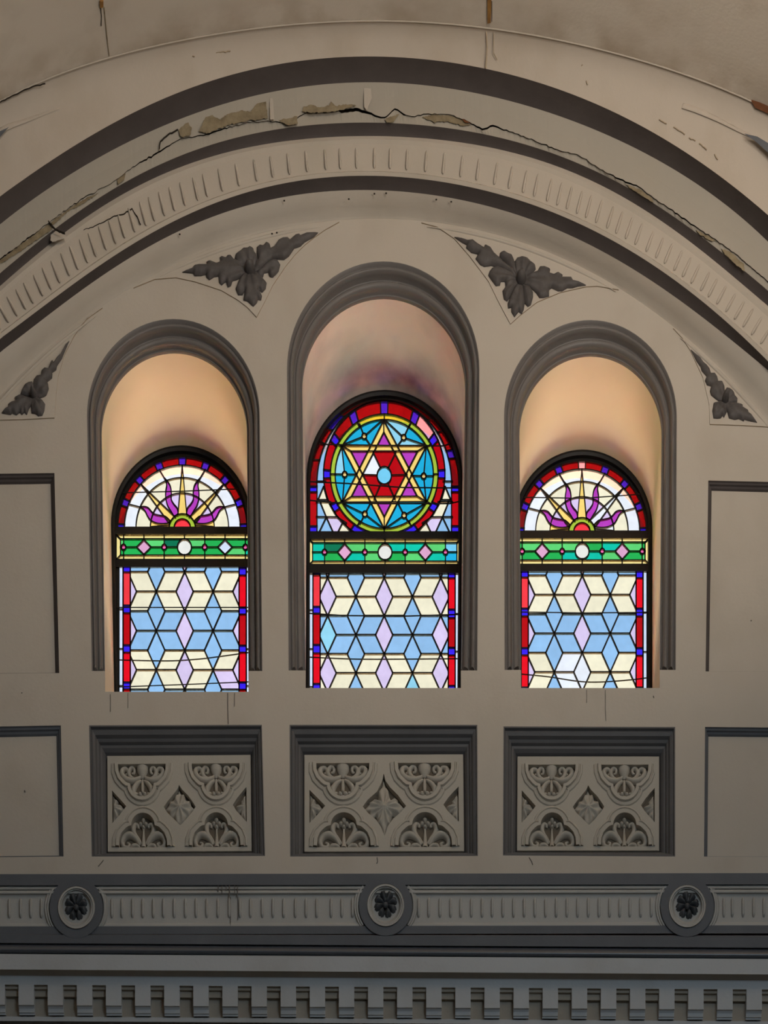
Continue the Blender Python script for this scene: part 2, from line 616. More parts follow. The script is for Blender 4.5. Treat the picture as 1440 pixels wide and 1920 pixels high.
# ------------------------------------------------------------------ the setting: wall with openings
def arch_path(xl, xr, ytop, ybot, xlb=None, xrb=None, n=40):
    xlb = xl if xlb is None else xlb
    xrb = xr if xrb is None else xrb
    h = (xr - xl) / 2
    cx = (xl + xr) / 2
    ys = ytop + h * ST
    pts = []
    for k in range(7):
        t = k / 6
        pts.append((xlb + (xl - xlb) * t, ybot + (ys - ybot) * t))
    for k in range(1, n):
        a = math.pi * k / n
        pts.append((cx - h * math.cos(a), ys - h * ST * math.sin(a)))
    for k in range(7):
        t = k / 6
        pts.append((xr + (xrb - xr) * t, ys + (ybot - ys) * t))
    return pts


WIN = [
    dict(o=(163, 487, 598), ob=(172, 492), i=(191, 463, 663), ib=(197, 466), sill=1297, mend=1258, back=(208, 472, 835), backb=(215, 474), gy=0.96),
    dict(o=(538, 899, 490), ob=(541, 895), i=(567, 872, 561), ib=(573, 864), sill=1290, mend=1257, back=(575, 867, 731), backb=(573, 864), gy=0.96),
    dict(o=(945, 1269, 600), ob=(946, 1267), i=(974, 1240, 669), ib=(977, 1237), sill=1290, mend=1256, back=(962, 1223, 843), backb=(962, 1223), gy=0.96),
]
holes = []
for w in WIN:
    o = arch_path(w['o'][0], w['o'][1], w['o'][2], w['mend'], w['ob'][0], w['ob'][1])
    w['outer'] = o
    holes.append([W(*p) for p in o] + [W(w['ib'][1], w['mend']), W(w['ib'][1], w['sill']), W(w['ib'][0], w['sill']), W(w['ib'][0], w['mend'])])

PANELS = [  # carved panels: outer corners tl tr br bl on the wall face, inner corners on the recessed plane
    dict(o=[(167, 1360), (491, 1359), (497, 1605), (172, 1606)], i=[(202, 1423), (470, 1421), (472, 1601), (203, 1602)]),
    dict(o=[(543, 1359), (895, 1359), (896, 1605), (544, 1606)], i=[(571, 1421), (868, 1420), (870, 1601), (571, 1602)]),
    dict(o=[(944, 1362), (1266, 1363), (1266, 1606), (943, 1604)], i=[(970, 1424), (1235, 1424), (1235, 1600), (969, 1600)]),
]
BLANK = [
    dict(o=[(-60, 889), (102, 887), (111, 1262), (-60, 1263)], w=9, d=0.055),
    dict(o=[(1328, 901), (1500, 905), (1500, 1260), (1323, 1259)], w=8, d=0.055),
    dict(o=[(-90, 1364), (114, 1360), (119, 1606), (-90, 1608)], w=10, d=0.055),
    dict(o=[(1322, 1363), (1530, 1365), (1530, 1607), (1320, 1606)], w=8, d=0.055),
]
for p in PANELS + BLANK:
    holes.append([W(*q) for q in p['o']])

wb = MB()
outer = [W(-900, 60), W(2340, 60), W(2340, 1640), W(-900, 1640)]
wb.poly([outer] + holes)
wall = wb.build('wall_front', M['wall'])
tag(wall, 'cream plastered end wall with three arched windows above carved panels', 'wall', kind='structure')

# raised spandrel plates between the window arches
c4 = crop(330, 420, 5.143)
c5 = crop(840, 430, 5.143)
c6 = crop(0, 560, 6.545)
c7 = crop(1220, 560, 6.545)


def upper(x0, x1, n=14, d=3):
    return [(x0 + (x1 - x0) * k / n, A['4'].y(x0 + (x1 - x0) * k / n) + d) for k in range(n + 1)]


SP = [
    upper(250, 636) + [(610, 430), (590, 444), (571, 459), (553, 477), (536, 498), (511, 535), (496, 566), (481, 594), (464, 576), (446, 562), (415, 544), (367, 528), (330, 520), (290, 523)],
    upper(790, 1160) + [(1120, 536), (1099, 537), (1050, 548), (1007, 566), (976, 590), (957, 607), (945, 585), (933, 562), (916, 527), (898, 503), (879, 478), (852, 447), (820, 425)],
    upper(-48, 192) + [(168, 592), (150, 612), (137, 633), (121, 664), (109, 705), (105, 740), (102, 783), (40, 786), (0, 787), (-60, 788)],
    upper(1262, 1448) + [(1452, 800), (1440, 800), (1390, 797), (1331, 795), (1330, 759), (1318, 707), (1295, 658), (1280, 634)],
]
for sp in SP:
    mb = MB()
    front = [W(x, y, -0.009) for x, y in sp]
    back = [Vector((p.x, 0.003, p.z)) for p in front]
    mb.poly([front])
    mb.grid([front, back], closed=True, mi=1)
    mb.build('spandrel_panel', M['wall'], wall, mats=[M['wall'], M['edge']])
# raised fillet along the upper edge of the two tall spandrels
for x0, x1 in ((300, 600), (800, 1155), (-40, 180), (1275, 1446)):
    mb = MB()
    tube(mb, upper(x0, x1, 30, 10), [3.0 * min(1, 0.15 + k / 8, 0.15 + (30 - k) / 8) for k in range(31)], -0.009, flat=1.0, seg=5)
    mb.build('spandrel_fillet', M['wall'], wall, smooth=True)

# ------------------------------------------------------------------ vault and arch bands
# vault: the seam curve carried towards the hall
mb = MB()
thv = [math.radians(2 + 176 * i / 160) for i in range(161)]
vrow = [W(*A['v'].at(t), -0.72) for t in thv]
mb.grid([vrow, [Vector((p.x, -4.0, p.z)) for p in vrow], [Vector((p.x, -12.0, p.z)) for p in vrow], [Vector((p.x, -27.0, p.z)) for p in vrow]])
vault = mb.build('ceiling', M['vault'], smooth=True)
tag(vault, 'stained cream barrel vault curving over the arch', 'ceiling', kind='structure')
VX = np.array([p.x for p in vrow])
VZ = np.array([p.z for p in vrow])


def vault_pt(px, py, off=0.004):
    lo, hi = -9.0, -0.72
    for _ in range(50):
        m = (lo + hi) / 2
        p = W(px, py, m)
        if p.z > np.interp(p.x, VX, VZ):
            hi = m
        else:
            lo = m
    p = W(px, py, (lo + hi) / 2)
    return p


def vault_patch(name, pts, mat, off=0.012):
    mb = MB()
    ps = [vault_pt(*p) for p in pts]
    lowp = [p + Vector((0, 0, -off)) for p in ps]
    n = len(ps)
    mb.add(lowp, [tuple(range(n))])
    mb.grid([ps, lowp], closed=True)
    return mb.build(name, mat, vault)


vault_patch('rust_strip', [(187, 0), (194, 0), (194, 11), (188, 12)], M['rust'])
vault_patch('rust_strip', [(914, -20), (922, -20), (921, 15), (920, 40), (914, 41)], M['rust'])
vault_patch('rust_patch', [(1409, 187), (1425, 192), (1452, 204), (1452, 216), (1432, 206), (1416, 199)], M['rust2'])
vault_patch('crack', [(188, 14), (189.5, 14), (191, 30), (190.5, 48), (189, 47), (190, 30)], M['crack'], 0.004)
vault_patch('crack', [(194.5, 13), (196, 13), (203, 85), (205.5, 104), (204.3, 104), (200, 70)], M['substrate'], 0.004)
vault_patch('crack', [(921.5, 2), (923, 2), (923, 40), (922, 40)], M['drip'], 0.004)

# lunette face between vault seam and the broad grey band
mb = MB()
vp = [A['v'].at(t) for t in TH]
vp = [(vp[0][0], vp[0][1] + 300)] + vp + [(vp[-1][0], vp[-1][1] + 300)]
r0 = [W(*p, -0.72) for p in vp]
r1 = [W(p[0], p[1] + 4, -0.70) for p in vp]
r2 = arow('1o', -0.56)
rm = [a.lerp(b, 0.5) + Vector((0, 0.02, 0)) for a, b in zip(r1, r2)]
mb.grid([r0, r1, rm, r2])
face = mb.build('trim_1', M['lunette'], smooth=True)
tag(face, 'plain cream plaster face between the vault seam and broad grey arch band', 'trim', kind='structure')


def face_y(px, py):
    t = min(max((py - A['v'].y(px) - 4) / (A['1o'].y(px) - A['v'].y(px) - 4), 0), 1)
    return -0.70 + 0.14 * t + 0.04 * min(t, 1 - t)


# small seam bead along the vault
mb = MB()
seam = [A['v'].at(t) for t in [math.radians(20 + 140 * i / 160) for i in range(161)]]
tube(mb, [(x, y + 1) for x, y in seam], 1.3, -0.721, flat=1.2, seg=5)
mb.build('seam_bead', M['band'], face, smooth=True)

mb = MB()
ro, ri = arow('1o', -0.56), arow('1i', -0.40)
q = [a.lerp(b, 0.5) + Vector((0, 0.028, 0.01)) for a, b in zip(ro, ri)]
mb.grid([ro, q, ri])
b1 = mb.build('trim_2', M['grey'], smooth=True)
tag(b1, 'broad dark grey painted arch band, outermost of the three', 'trim', kind='structure')

# cracked pale band: jagged lower edge with a real open gap
CR = [(0, 485), (29, 464), (60, 440), (92, 417), (110, 402), (156, 371), (198, 349), (222, 334), (235, 323), (266, 302), (301, 282), (318, 272), (338, 260), (382, 253), (431, 237), (470, 229), (501, 226), (522, 228), (557, 221), (571, 212), (620, 209), (667, 202), (690, 209), (708, 217), (722, 219), (740, 203), (757, 213), (778, 218), (799, 213), (842, 214), (875, 226), (904, 241), (924, 234), (950, 243), (982, 255), (1020, 270), (1055, 284), (1076, 288), (1100, 298), (1111, 308), (1140, 325), (1202, 352), (1227, 372), (1274, 403), (1310, 428), (1346, 452), (1380, 476), (1411, 503), (1440, 528)]
lead = [A['2o'].at(t) for t in TH]
ext_l = [(x, A['2o'].y(x) - 24) for x in range(-190, -10, 22)]
ext_r = [(x, A['2o'].y(x) - 20) for x in range(1454, 1640, 22)]
crk = ext_l + jag(CR, 5, 1.6, 3) + ext_r
mb = MB()


def a1_at(px):
    return A['1i'].y(min(max(px, A['1i'].cx - A['1i'].a * 0.999), A['1i'].cx + A['1i'].a * 0.999))


rows_t = [W(x, min(a1_at(x), y - 4), -0.40) for x, y in crk]
rows_b = [W(x, y, -0.37) for x, y in crk]
rows_in = [W(x, y - 6, -0.25) for x, y in crk]
mb.grid([rows_t, [a.lerp(b, .5) + Vector((0, 0.006, 0)) for a, b in zip(rows_t, rows_b)], rows_b, rows_in])
e1, e2 = arow('1i', -0.40), arow('2o', -0.34)
for sl_ in (slice(0, next(i for i, p in enumerate(e2) if p.x > W(-14, 0, -0.34).x) + 1), slice(next(i for i, p in enumerate(e2) if p.x > W(1454, 0, -0.34).x) - 1, len(e2))):
    mb.grid([e1[sl_], e2[sl_]])
b2 = mb.build('trim_3', M['pale'])
tag(b2, 'pale grey plaster arch band with a long open crack along its lower edge', 'trim', kind='structure')
mb = MB()
rnd = random.Random(5)


def gap(px):
    g = 1.6 + 1.2 * math.sin(px * 0.05) + 1.0 * math.sin(px * 0.021 + 1)
    if 640 < px < 760:
        g += 3
    return max(1.0, g)


lr0 = [W(x, y + gap(x) + 6, -0.26) for x, y in crk]
lr1 = [W(x, y + gap(x), -0.355) for x, y in crk]


def a2_at(px):
    return A['2o'].y(min(max(px, A['2o'].cx - A['2o'].a * 0.999), A['2o'].cx + A['2o'].a * 0.999))


lr2 = [W(x, max(a2_at(x) + 1, y + gap(x) + 2), -0.335) for x, y in crk]
mb.grid([lr0, lr1, lr2])
b3 = mb.build('trim_4', M['pale'])
tag(b3, 'narrow pale plaster ledge just under the long arch crack', 'trim', kind='structure')
# ground of the crack
mb = MB()
mb.grid([[W(x, y - 8, -0.30) for x, y in crk], [W(x, y + 10, -0.30) for x, y in crk]])
mb.build('crack_depth', M['crack'], b3)


def patch(name, pts, y, parent, mat, proud=0.006):
    mb = MB()
    if name == 'bare_patch':
        pts = jag(list(pts) + [pts[0]], 2.5, 1.3, int(pts[0][0]))[:-1]
        proud *= 0.5
    f = [W(px, py, y - proud) for px, py in pts]
    b = [W(px, py, y + 0.004) for px, py in pts]
    mb.poly([f])
    mb.grid([f, b], closed=True)
    return mb.build(name, mat, parent)


# fallen-plaster patches beside the crack
c2 = crop(300, 20, 3.4286)
c3 = crop(720, 20, 3.4286)
c1 = crop(0, 150, 3.4917)
cr4 = crop(1080, 100, 3.2)
Yb = -0.385
patch('bare_patch', c2([(120, 765), (180, 710), (205, 760), (195, 800), (150, 815), (128, 800)]), Yb, b2, M['substrate'])
patch('bare_patch', c2([(250, 775), (290, 690), (318, 645), (345, 680), (390, 700), (430, 665), (470, 655), (520, 640), (580, 650), (630, 590), (680, 545), (692, 690), (560, 708), (440, 735), (300, 790)]), Yb, b2, M['substrate'])
patch('bare_patch', c2([(912, 650), (925, 615), (975, 605), (1020, 620), (1085, 610), (1100, 583), (1125, 610), (1220, 603), (1262, 608), (1225, 622), (1120, 650), (1000, 655)]), Yb, b2, M['substrate'])
patch('bare_patch', c2([(760, 705), (775, 675), (830, 690), (860, 680), (880, 655), (885, 730), (820, 735)]), Yb + 0.02, b2, M['substrate'], 0.012)
patch('bare_patch', c3([(0, 700), (40, 680), (100, 665), (60, 715), (20, 720)]), -0.352, b3, M['substrate'])
patch('bare_patch', c3([(245, 685), (330, 668), (420, 672), (500, 700), (560, 735), (500, 738), (400, 712), (320, 718)]), -0.352, b3, M['substrate'])
patch('bare_patch', c3([(490, 690), (555, 700), (560, 722), (525, 720)]), -0.36, b3, M['rust2'], 0.012)
patch('bare_patch', cr4([(300, 785), (380, 812), (460, 875), (465, 895), (420, 870), (340, 820)]), -0.352, b3, M['substrate'])
patch('bare_patch', cr4([(720, 1060), (800, 1095), (850, 1135), (800, 1120), (740, 1085)]), -0.352, b3, M['substrate'])
patch('bare_patch', cr4([(870, 1170), (930, 1190), (1010, 1270), (1010, 1310), (950, 1260), (890, 1200)]), -0.352, b3, M['substrate'])
patch('bare_patch', c1([(0, 1180), (100, 1100), (200, 1030), (315, 942), (345, 965), (330, 985), (200, 1075), (90, 1150), (0, 1205)]), -0.352, b3, M['substrate'])
patch('bare_patch', c1([(335, 930), (440, 850), (540, 785), (650, 735), (560, 800), (450, 860), (380, 920), (345, 950)]), -0.352, b3, M['substrate'])
patch('bare_patch', c1([(765, 655), (800, 612), (822, 612), (815, 650), (775, 685)]), -0.352, b3, M['substrate'], 0.01)
# joints across the pale band
for pts in (c2([(705, 530), (722, 530), (735, 700), (708, 700)]), c2([(1310, 482), (1352, 478), (1362, 560), (1330, 640), (1312, 620)])):
    patch('patched_joint', pts, -0.388, b2, M['band'], 0.004)
ribbon('crack', jag(c1([(1045, 460), (1050, 405), (1100, 360), (1165, 325)]), 4, 1, 9), 1.4, -0.385, b2, M['crack'], 0.006)
ribbon('crack', jag(c1([(318, 930), (345, 965), (370, 985), (410, 1005), (425, 1008)]), 3, 0.8, 8), [2.0] * 5 + [1.3] * 30, -0.36, b3, M['crack'], 0.012)

mb = MB()
ro, ri = arow('2o', -0.34), arow('2i', -0.27)
mb.grid([ro, [a.lerp(b, .5) + Vector((0, 0.012, 0.004)) for a, b in zip(ro, ri)], ri])
b4 = mb.build('trim_5', M['grey'], smooth=True)
tag(b4, 'thin dark grey arch band directly above the ribbed band', 'trim', kind='structure')
patch('bare_patch', c1([(335, 985), (355, 960), (385, 990), (425, 1010), (440, 1030), (390, 1050), (345, 1062), (330, 1050)]), -0.315, b4, M['band'], 0.012)

mb = MB()
ra, rb_ = arow('2i', -0.27), arow('3o', -0.24)
mid1 = [a.lerp(b, .12) + Vector((0, -0.012, 0)) for a, b in zip(ra, rb_)]
mid2 = [a.lerp(b, .2) for a, b in zip(ra, rb_)]
mid3 = [a.lerp(b, .88) for a, b in zip(ra, rb_)]
mid4 = [a.lerp(b, .93) + Vector((0, -0.012, 0)) for a, b in zip(ra, rb_)]
mb.grid([ra, mid1, mid2, mid3, mid4, rb_])
b5 = mb.build('trim_6', M['band'])
tag(b5, 'cream arch band set with a row of short raised ribs', 'trim', kind='structure')
FL = [-60, -42, -25, -8, 9, 24, 43, 60, 77, 96, 113, 132, 149, 169, 188, 206, 226, 248, 265, 285, 305, 326, 351, 370, 400, 433, 468, 500, 533, 568, 605, 634, 666, 701, 732, 765,
      802, 837, 872, 904, 939, 968, 996, 1018, 1044, 1064, 1083, 1103, 1121, 1141, 1163, 1181, 1200, 1219, 1241, 1260, 1277, 1296, 1313, 1330, 1349, 1364, 1381, 1399, 1416, 1433, 1450, 1468, 1486]
RT = [A['2i'].th(x - (x - 720) * 0.012) for x in FL]
RT += [RT[0] - 0.0235 * k for k in range(1, 60) if RT[0] - 0.0235 * k > 0.05] + [RT[-1] + 0.0235 * k for k in range(1, 60) if RT[-1] + 0.0235 * k < math.pi - 0.05]
for t in RT:
    a = A['2i'].at(t)
    if -75 < a[0] < 1500:
        b = A['3o'].at(A['3o'].th(a[0] - (a[0] - 720) * 0.055))
    else:
        b = A['3o'].at(t)
    path = [(a[0] + (b[0] - a[0]) * s, a[1] + (b[1] - a[1]) * s) for s in (0.30, 0.34, 0.4, 0.6, 0.72, 0.77, 0.81)]
    mb = MB()
    tube(mb, path, [0.9, 2.2, 2.7, 2.7, 2.7, 2.2, 0.9], -0.252, flat=1.6, seg=6)
    mb.build('rib', M['band'], b5, smooth=True)
ribbon('crack', jag(c1([(425, 1008), (440, 1032), (520, 995), (600, 970), (680, 935), (750, 895), (800, 885), (865, 845)]), 3, 0.9, 4), 1.1, -0.258, b5, M['crack'], 0.008)
ribbon('crack', jag(c1([(865, 845), (885, 880), (905, 910), (922, 950)]), 3, 0.9, 5), 0.9, -0.256, b5, M['crack'], 0.008)

mb = MB()
ro, ri = arow('3o', -0.24), arow('3i', -0.15)
mb.grid([ro, [a.lerp(b, .5) + Vector((0, 0.012, 0.004)) for a, b in zip(ro, ri)], ri])
b6 = mb.build('trim_7', M['grey'], smooth=True)
tag(b6, 'thin dark grey arch band directly below the ribbed band', 'trim', kind='structure')

mb = MB()
ra, rb_ = arow('3i', -0.15), arow('4', -0.001)
mb.grid([ra, [a.lerp(b, .25) + Vector((0, -0.012, 0)) for a, b in zip(ra, rb_)], [a.lerp(b, .6) + Vector((0, -0.01, 0)) for a, b in zip(ra, rb_)],
         [a.lerp(b, .85) + Vector((0, 0.012, 0)) for a, b in zip(ra, rb_)], rb_])
b7 = mb.build('trim_8', M['wall'], smooth=True)
tag(b7, 'smooth cream plaster cove inside the innermost grey arch band', 'trim', kind='structure')

# grey arch starting at the two upper corners and the crease above it
for pts in ([(-90, 330), (-40, 285), (0, 246), (17, 238), (6, 250), (-30, 292), (-80, 350)],
            [(1395, 250), (1420, 256), (1440, 268), (1475, 300), (1475, 330), (1440, 286), (1420, 268)]):
    patch('corner_band', pts, -0.674, face, M['blue'], 0.004)
for pts in ([(-20, 262), (8, 241), (50, 225), (85, 212), (112, 203)], [(1280, 198), (1310, 208), (1350, 226), (1395, 249), (1420, 258)]):
    mb = MB()
    tube(mb, cat_rom(pts, 5), [float(v) for v in np.interp(np.linspace(0, 1, 21), [0, .3, 1], [5, 5, 1.5])], [face_y(*p) + 0.004 for p in cat_rom(pts, 5)], flat=0.35, seg=6)
    mb.build('crease', M['lunette'], face, smooth=True)
ribbon('crack', jag([(0, 192), (27, 178), (60, 163), (85, 157)], 5, 0.8, 2), 1.1, -0.722, face, M['crack'], 0.004)
ribbon('stain', [(912, 60), (914, 90), (911, 128)], [2, 1.6, 3], [-0.70, -0.645, -0.575], face, M['edge'], 0.004)
ribbon('stain', [(926, 62), (926, 100), (932, 112)], [1.2, 1, 1], [-0.70, -0.63, -0.605], face, M['edge'], 0.004)
for i, pts in enumerate([[(1236, 224), (1250, 232)], [(1263, 238), (1276, 246), (1284, 252)], [(1292, 258), (1304, 264)], [(1311, 269), (1325, 281)], [(1340, 289), (1346, 299)], [(1090, 123), (1094, 121)], [(1099, 152), (1102, 159)], [(361, 105), (365, 106)], [(405, 99), (432, 96)]]):
    ribbon('chip', jag(pts, 4, 1.0, 20 + i), 1.3, face_y(*pts[0]) - 0.002, face, M['edge'], 0.003)
for i, (x, y) in enumerate([(510, 438), (519, 436), (337, 439), (654, 373), (702, 363), (724, 362), (818, 374), (846, 378), (533, 376), (1295, 528), (1316, 473)]):
    ribbon('chip', [(x - 1.4, y), (x, y + 0.4), (x + 1.4, y)], 1.8, -0.155, b7, M['crack'], 0.003)

# ------------------------------------------------------------------ window surrounds, reveals
MOULD = [(0, 0), (0.05, 0.0), (0.09, 0.030), (0.15, 0.034), (0.19, 0.020), (0.26, 0.014), (0.34, 0.022), (0.41, 0.050), (0.44, 0.088), (0.50, 0.098), (0.55, 0.086), (0.62, 0.082), (0.78, 0.094), (0.84, 0.112), (0.87, 0.150), (0.91, 0.154), (0.95, 0.142), (0.98, 0.150), (1.0, 0.17)]
SUR = ['ringed', '', '']
for n, w in enumerate(WIN):
    side = ['leftmost', 'middle', 'rightmost'][n]
    what = ['leftmost sunburst window', 'central tall six-pointed star window', 'rightmost sunburst window'][n]
    inner_px = arch_path(w['i'][0], w['i'][1], w['i'][2], w['mend'], w['ib'][0], w['ib'][1])
    O = [W(*p) for p in w['outer']]
    I = [W(*p, 0.17) for p in inner_px]
    mb = MB()
    rows = []
    for t, y in MOULD:
        rows.append([Vector((a.x + (b.x - a.x) * t, y, a.z + (b.z - a.z) * t)) for a, b in zip(O, I)])
    mb.grid(rows)
    for e in (0, -1):   # closed ends at the sill
        prof = [r[e] for r in rows]
        far = [Vector((prof[0].x, 0.17, prof[0].z))]
        mb.add(prof + far, [tuple(range(len(prof) + 1))])
    s = mb.build('window_surround', M['greywin'], smooth=False)
    for p in s.data.polygons:
        p.use_smooth = len(p.vertices) == 4
    tag(s, 'grey moulded arched surround around the ' + what, 'window trim', kind='structure')
    # reveal between moulding and window frame
    full = arch_path(w['i'][0], w['i'][1], w['i'][2], w['sill'], w['ib'][0], w['ib'][1])
    F = [W(*p, 0.17) for p in full]
    bk = arch_path(w['back'][0], w['back'][1], w['back'][2], 1345, w['backb'][0], w['backb'][1])
    B = [W(*p, 0.92) for p in bk]
    w['B'] = B
    mb = MB()
    mb.grid([[a.lerp(b, k / 6) for a, b in zip(F, B)] for k in range(7)])
    for e, xb in ((0, w['ib'][0]), (-1, w['ib'][1])):
        a0, a1 = W(xb, w['mend'], 0), W(xb, w['sill'], 0)
        f0, f1 = W(xb, w['mend'], 0.17), W(xb, w['sill'], 0.17)
        mb.grid([[a0, a1], [f0, f1]])
    r = mb.build('reveal', M['revealm'] if n == 1 else M['reveal'], smooth=True)
    tag(r, ['warm cream arched reveal of the leftmost window', 'mauve grey sooty arched reveal of the tall central window', 'warm cream arched reveal of the rightmost window'][n], 'window reveal', kind='structure')
    mb = MB()
    a, b = W(w['ib'][0], w['sill'], 0), W(w['ib'][1], w['sill'], 0)
    c, d = B[-1], B[0]
    lo = Vector((0, 0, -0.05))
    mb.add([a, b, c + Vector((.03, 0, 0)), d - Vector((.03, 0, 0)), a + lo, b + lo, c + lo, d + lo], [(0, 1, 2, 3), (2, 3, 7, 6), (0, 3, 7, 4), (1, 2, 6, 5)])
    sl = mb.build('sill', M['reveal'], r)
    # outside half of the opening
    mb = MB()
    C0 = [Vector((p.x, 1.0, p.z)) for p in B]
    C1 = [Vector((p.x * 1.0, 1.2, p.z)) for p in B]
    mb.grid([C0, C1])
    w['C1'] = C1
    o2 = mb.build('outer_reveal', M['outer'], r, smooth=True)

# exterior face, unseen roof added outside as a light reflector, shell of the hall
mb = MB()
mb.poly([[Vector((-12, 1.2, 6.5)), Vector((12, 1.2, 6.5)), Vector((12, 1.2, -18)), Vector((-12, 1.2, -18))]] + [w['C1'] for w in WIN])
tag(mb.build('wall_outside', M['outer']), 'outer face of the end wall seen only through the glass', 'wall', kind='structure')
mb = MB()
mb.box((-16, 1.5, -3.2), (16, 16, -2.6))
tag(mb.build('bounce_roof', M['bounce']), 'unseen sunlit roof added outside to bounce light up into the window reveals', 'roof', kind='structure')
for nm, a, b, lab in (('wall_left', (-8.2, -27, -17.6), (-7.9, 1.2, 6.5), 'plain side wall of the hall beyond the picture on one side'),
                      ('wall_right', (7.9, -27, -17.6), (8.2, 1.2, 6.5), 'plain side wall of the hall beyond the picture on the other side'),
                      ('wall_back', (-8.2, -27.3, -17.6), (8.2, -27, 6.5), 'plain rear wall of the hall behind the camera')):
    mb = MB()
    mb.box(a, b)
    tag(mb.build(nm, M['hall']), lab, 'wall', kind='structure')
mb = MB()
mb.box((-8.2, -27.3, -17.9), (8.2, 1.2, -17.6))
tag(mb.build('floor', M['floor']), 'dark floor of the hall far below the windows', 'floor', kind='structure')
mb = MB()
mb.box((-12, -27.3, 6.5), (12, 1.2, 6.8))
tag(mb.build('roof_slab', M['hall']), 'roof slab covering the hall above the vault', 'roof', kind='structure')

# ------------------------------------------------------------------ recessed panels
FPROF = [(0, 0), (0.07, 0.0), (0.12, 0.022), (0.2, 0.020), (0.34, 0.03), (0.42, 0.055), (0.48, 0.060), (0.54, 0.066), (0.60, 0.088), (0.72, 0.092), (0.85, 0.112), (0.93, 0.135), (1.0, 0.15)]
PLAB = ['leftmost', 'central', 'rightmost']
for n, p in enumerate(PANELS):
    O = [W(*q) for q in p['o']]
    I = [W(*q, 0.15) for q in p['i']]
    p['I'] = I
    mb = MB()
    mb.grid([[Vector((a.x + (b.x - a.x) * t, y, a.z + (b.z - a.z) * t)) for a, b in zip(O, I)] for t, y in FPROF], closed=True)
    o = mb.build('panel_frame', M['frame'])
    tag(o, 'dark grey stepped frame around the %s carved plaster panel' % PLAB[n], 'panel frame', kind='structure')
BL = ['upper blank wall panel at the picture\'s left edge', 'upper blank wall panel at the picture\'s right edge', 'lower blank wall panel at the picture\'s left edge', 'lower blank wall panel at the picture\'s right edge']
for n, p in enumerate(BLANK):
    O = [W(*q) for q in p['o']]
    w_, d = p['w'] * S, p['d']
    sx = [1, -1, -1, 1]
    sz = [-1, -1, 1, 1]
    def off(t, y):
        return [Vector((q.x + sx[i] * w_ * t, y, q.z + sz[i] * w_ * t * 1.05)) for i, q in enumerate(O)]
    mb = MB()
    mb.grid([off(0, 0), off(0.12, 0.012), off(0.4, 0.018), off(0.5, 0.032), off(0.8, 0.04), off(1, d)], closed=True, mi=0)
    mb.poly([off(1, d)], mi=1)
    o = mb.build('blank_panel', M['grey'], mats=[M['grey'] if n < 2 else M['blue'], M['wall']])
    tag(o, 'plain recessed plaster field with grey edging, ' + BL[n], 'wall panel', kind='structure')

# ------------------------------------------------------------------ stained glass
def cells(lines, boundary):
    """planar partition: returns list of (triangles, verts) per cell and the lead edges"""
    verts, edges = [], []
    ext = []
    for pl in lines:
        pl = list(pl)
        if math.hypot(pl[0][0] - pl[-1][0], pl[0][1] - pl[-1][1]) > 1e-3:     # run open leads on into their neighbours
            for e, nb in ((0, 1), (-1, -2)):
                a, b = pl[e], pl[nb]
                L = math.hypot(a[0] - b[0], a[1] - b[1]) or 1
                q = (a[0] + (a[0] - b[0]) / L * 0.9, a[1] + (a[1] - b[1]) / L * 0.9)
                pl[e] = q
        ext.append(pl)
    for pl in ext + [boundary + [boundary[0]]]:
        k = len(verts)
        verts += [Vector(p) for p in pl]
        edges += [(k + i, k + i + 1) for i in range(len(pl) - 1)]
    vo, eo, fo, ov, oe, of = delaunay_2d_cdt(verts, edges, [], 0, 1e-4)
    cons = set()
    for e, src in zip(eo, oe):
        if src:
            cons.add((min(e), max(e)))
    par = list(range(len(fo)))

    def find(a):
        while par[a] != a:
            par[a] = par[par[a]]
            a = par[a]
        return a
    em = {}
    for i, f in enumerate(fo):
        for a, b in zip(f, list(f[1:]) + [f[0]]):
            em.setdefault((min(a, b), max(a, b)), []).append(i)
    for e, l in em.items():
        if len(l) == 2 and e not in cons:
            par[find(l[0])] = find(l[1])
    comp = {}
    for i in range(len(fo)):
        comp.setdefault(find(i), []).append(i)
    out = []
    for c in comp.values():
        tri = [tuple(fo[i]) for i in c]
        area_, cx, cy = 0, 0, 0
        best = None
        for t in tri:
            a, b, d = [vo[j] for j in t]
            ar = abs((b[0] - a[0]) * (d[1] - a[1]) - (d[0] - a[0]) * (b[1] - a[1])) / 2
            m = ((a[0] + b[0] + d[0]) / 3, (a[1] + b[1] + d[1]) / 3)
            area_ += ar
            cx += m[0] * ar
            cy += m[1] * ar
            if best is None or ar > best[0]:
                best = (ar, m)
        if area_ < 1e-6 or not inside(best[1], boundary):
            continue
        out.append((tri, area_, (cx / area_, cy / area_), best[1]))
    lead_e = [e for e in cons if inside(((vo[e[0]][0] + vo[e[1]][0]) / 2, (vo[e[0]][1] + vo[e[1]][1]) / 2), boundary) or
              dist_poly([((vo[e[0]][0] + vo[e[1]][0]) / 2, (vo[e[0]][1] + vo[e[1]][1]) / 2)], boundary)[0] < 0.05]
    return vo, out, lead_e


def tri_has(vo, t, p):
    a, b, c = [vo[j] for j in t]
    def s(u, v):
        return (p[0] - v[0]) * (u[1] - v[1]) - (u[0] - v[0]) * (p[1] - v[1])
    d1, d2, d3 = s(a, b), s(b, c), s(c, a)
    return not ((d1 < 0 or d2 < 0 or d3 < 0) and (d1 > 0 or d2 > 0 or d3 > 0))


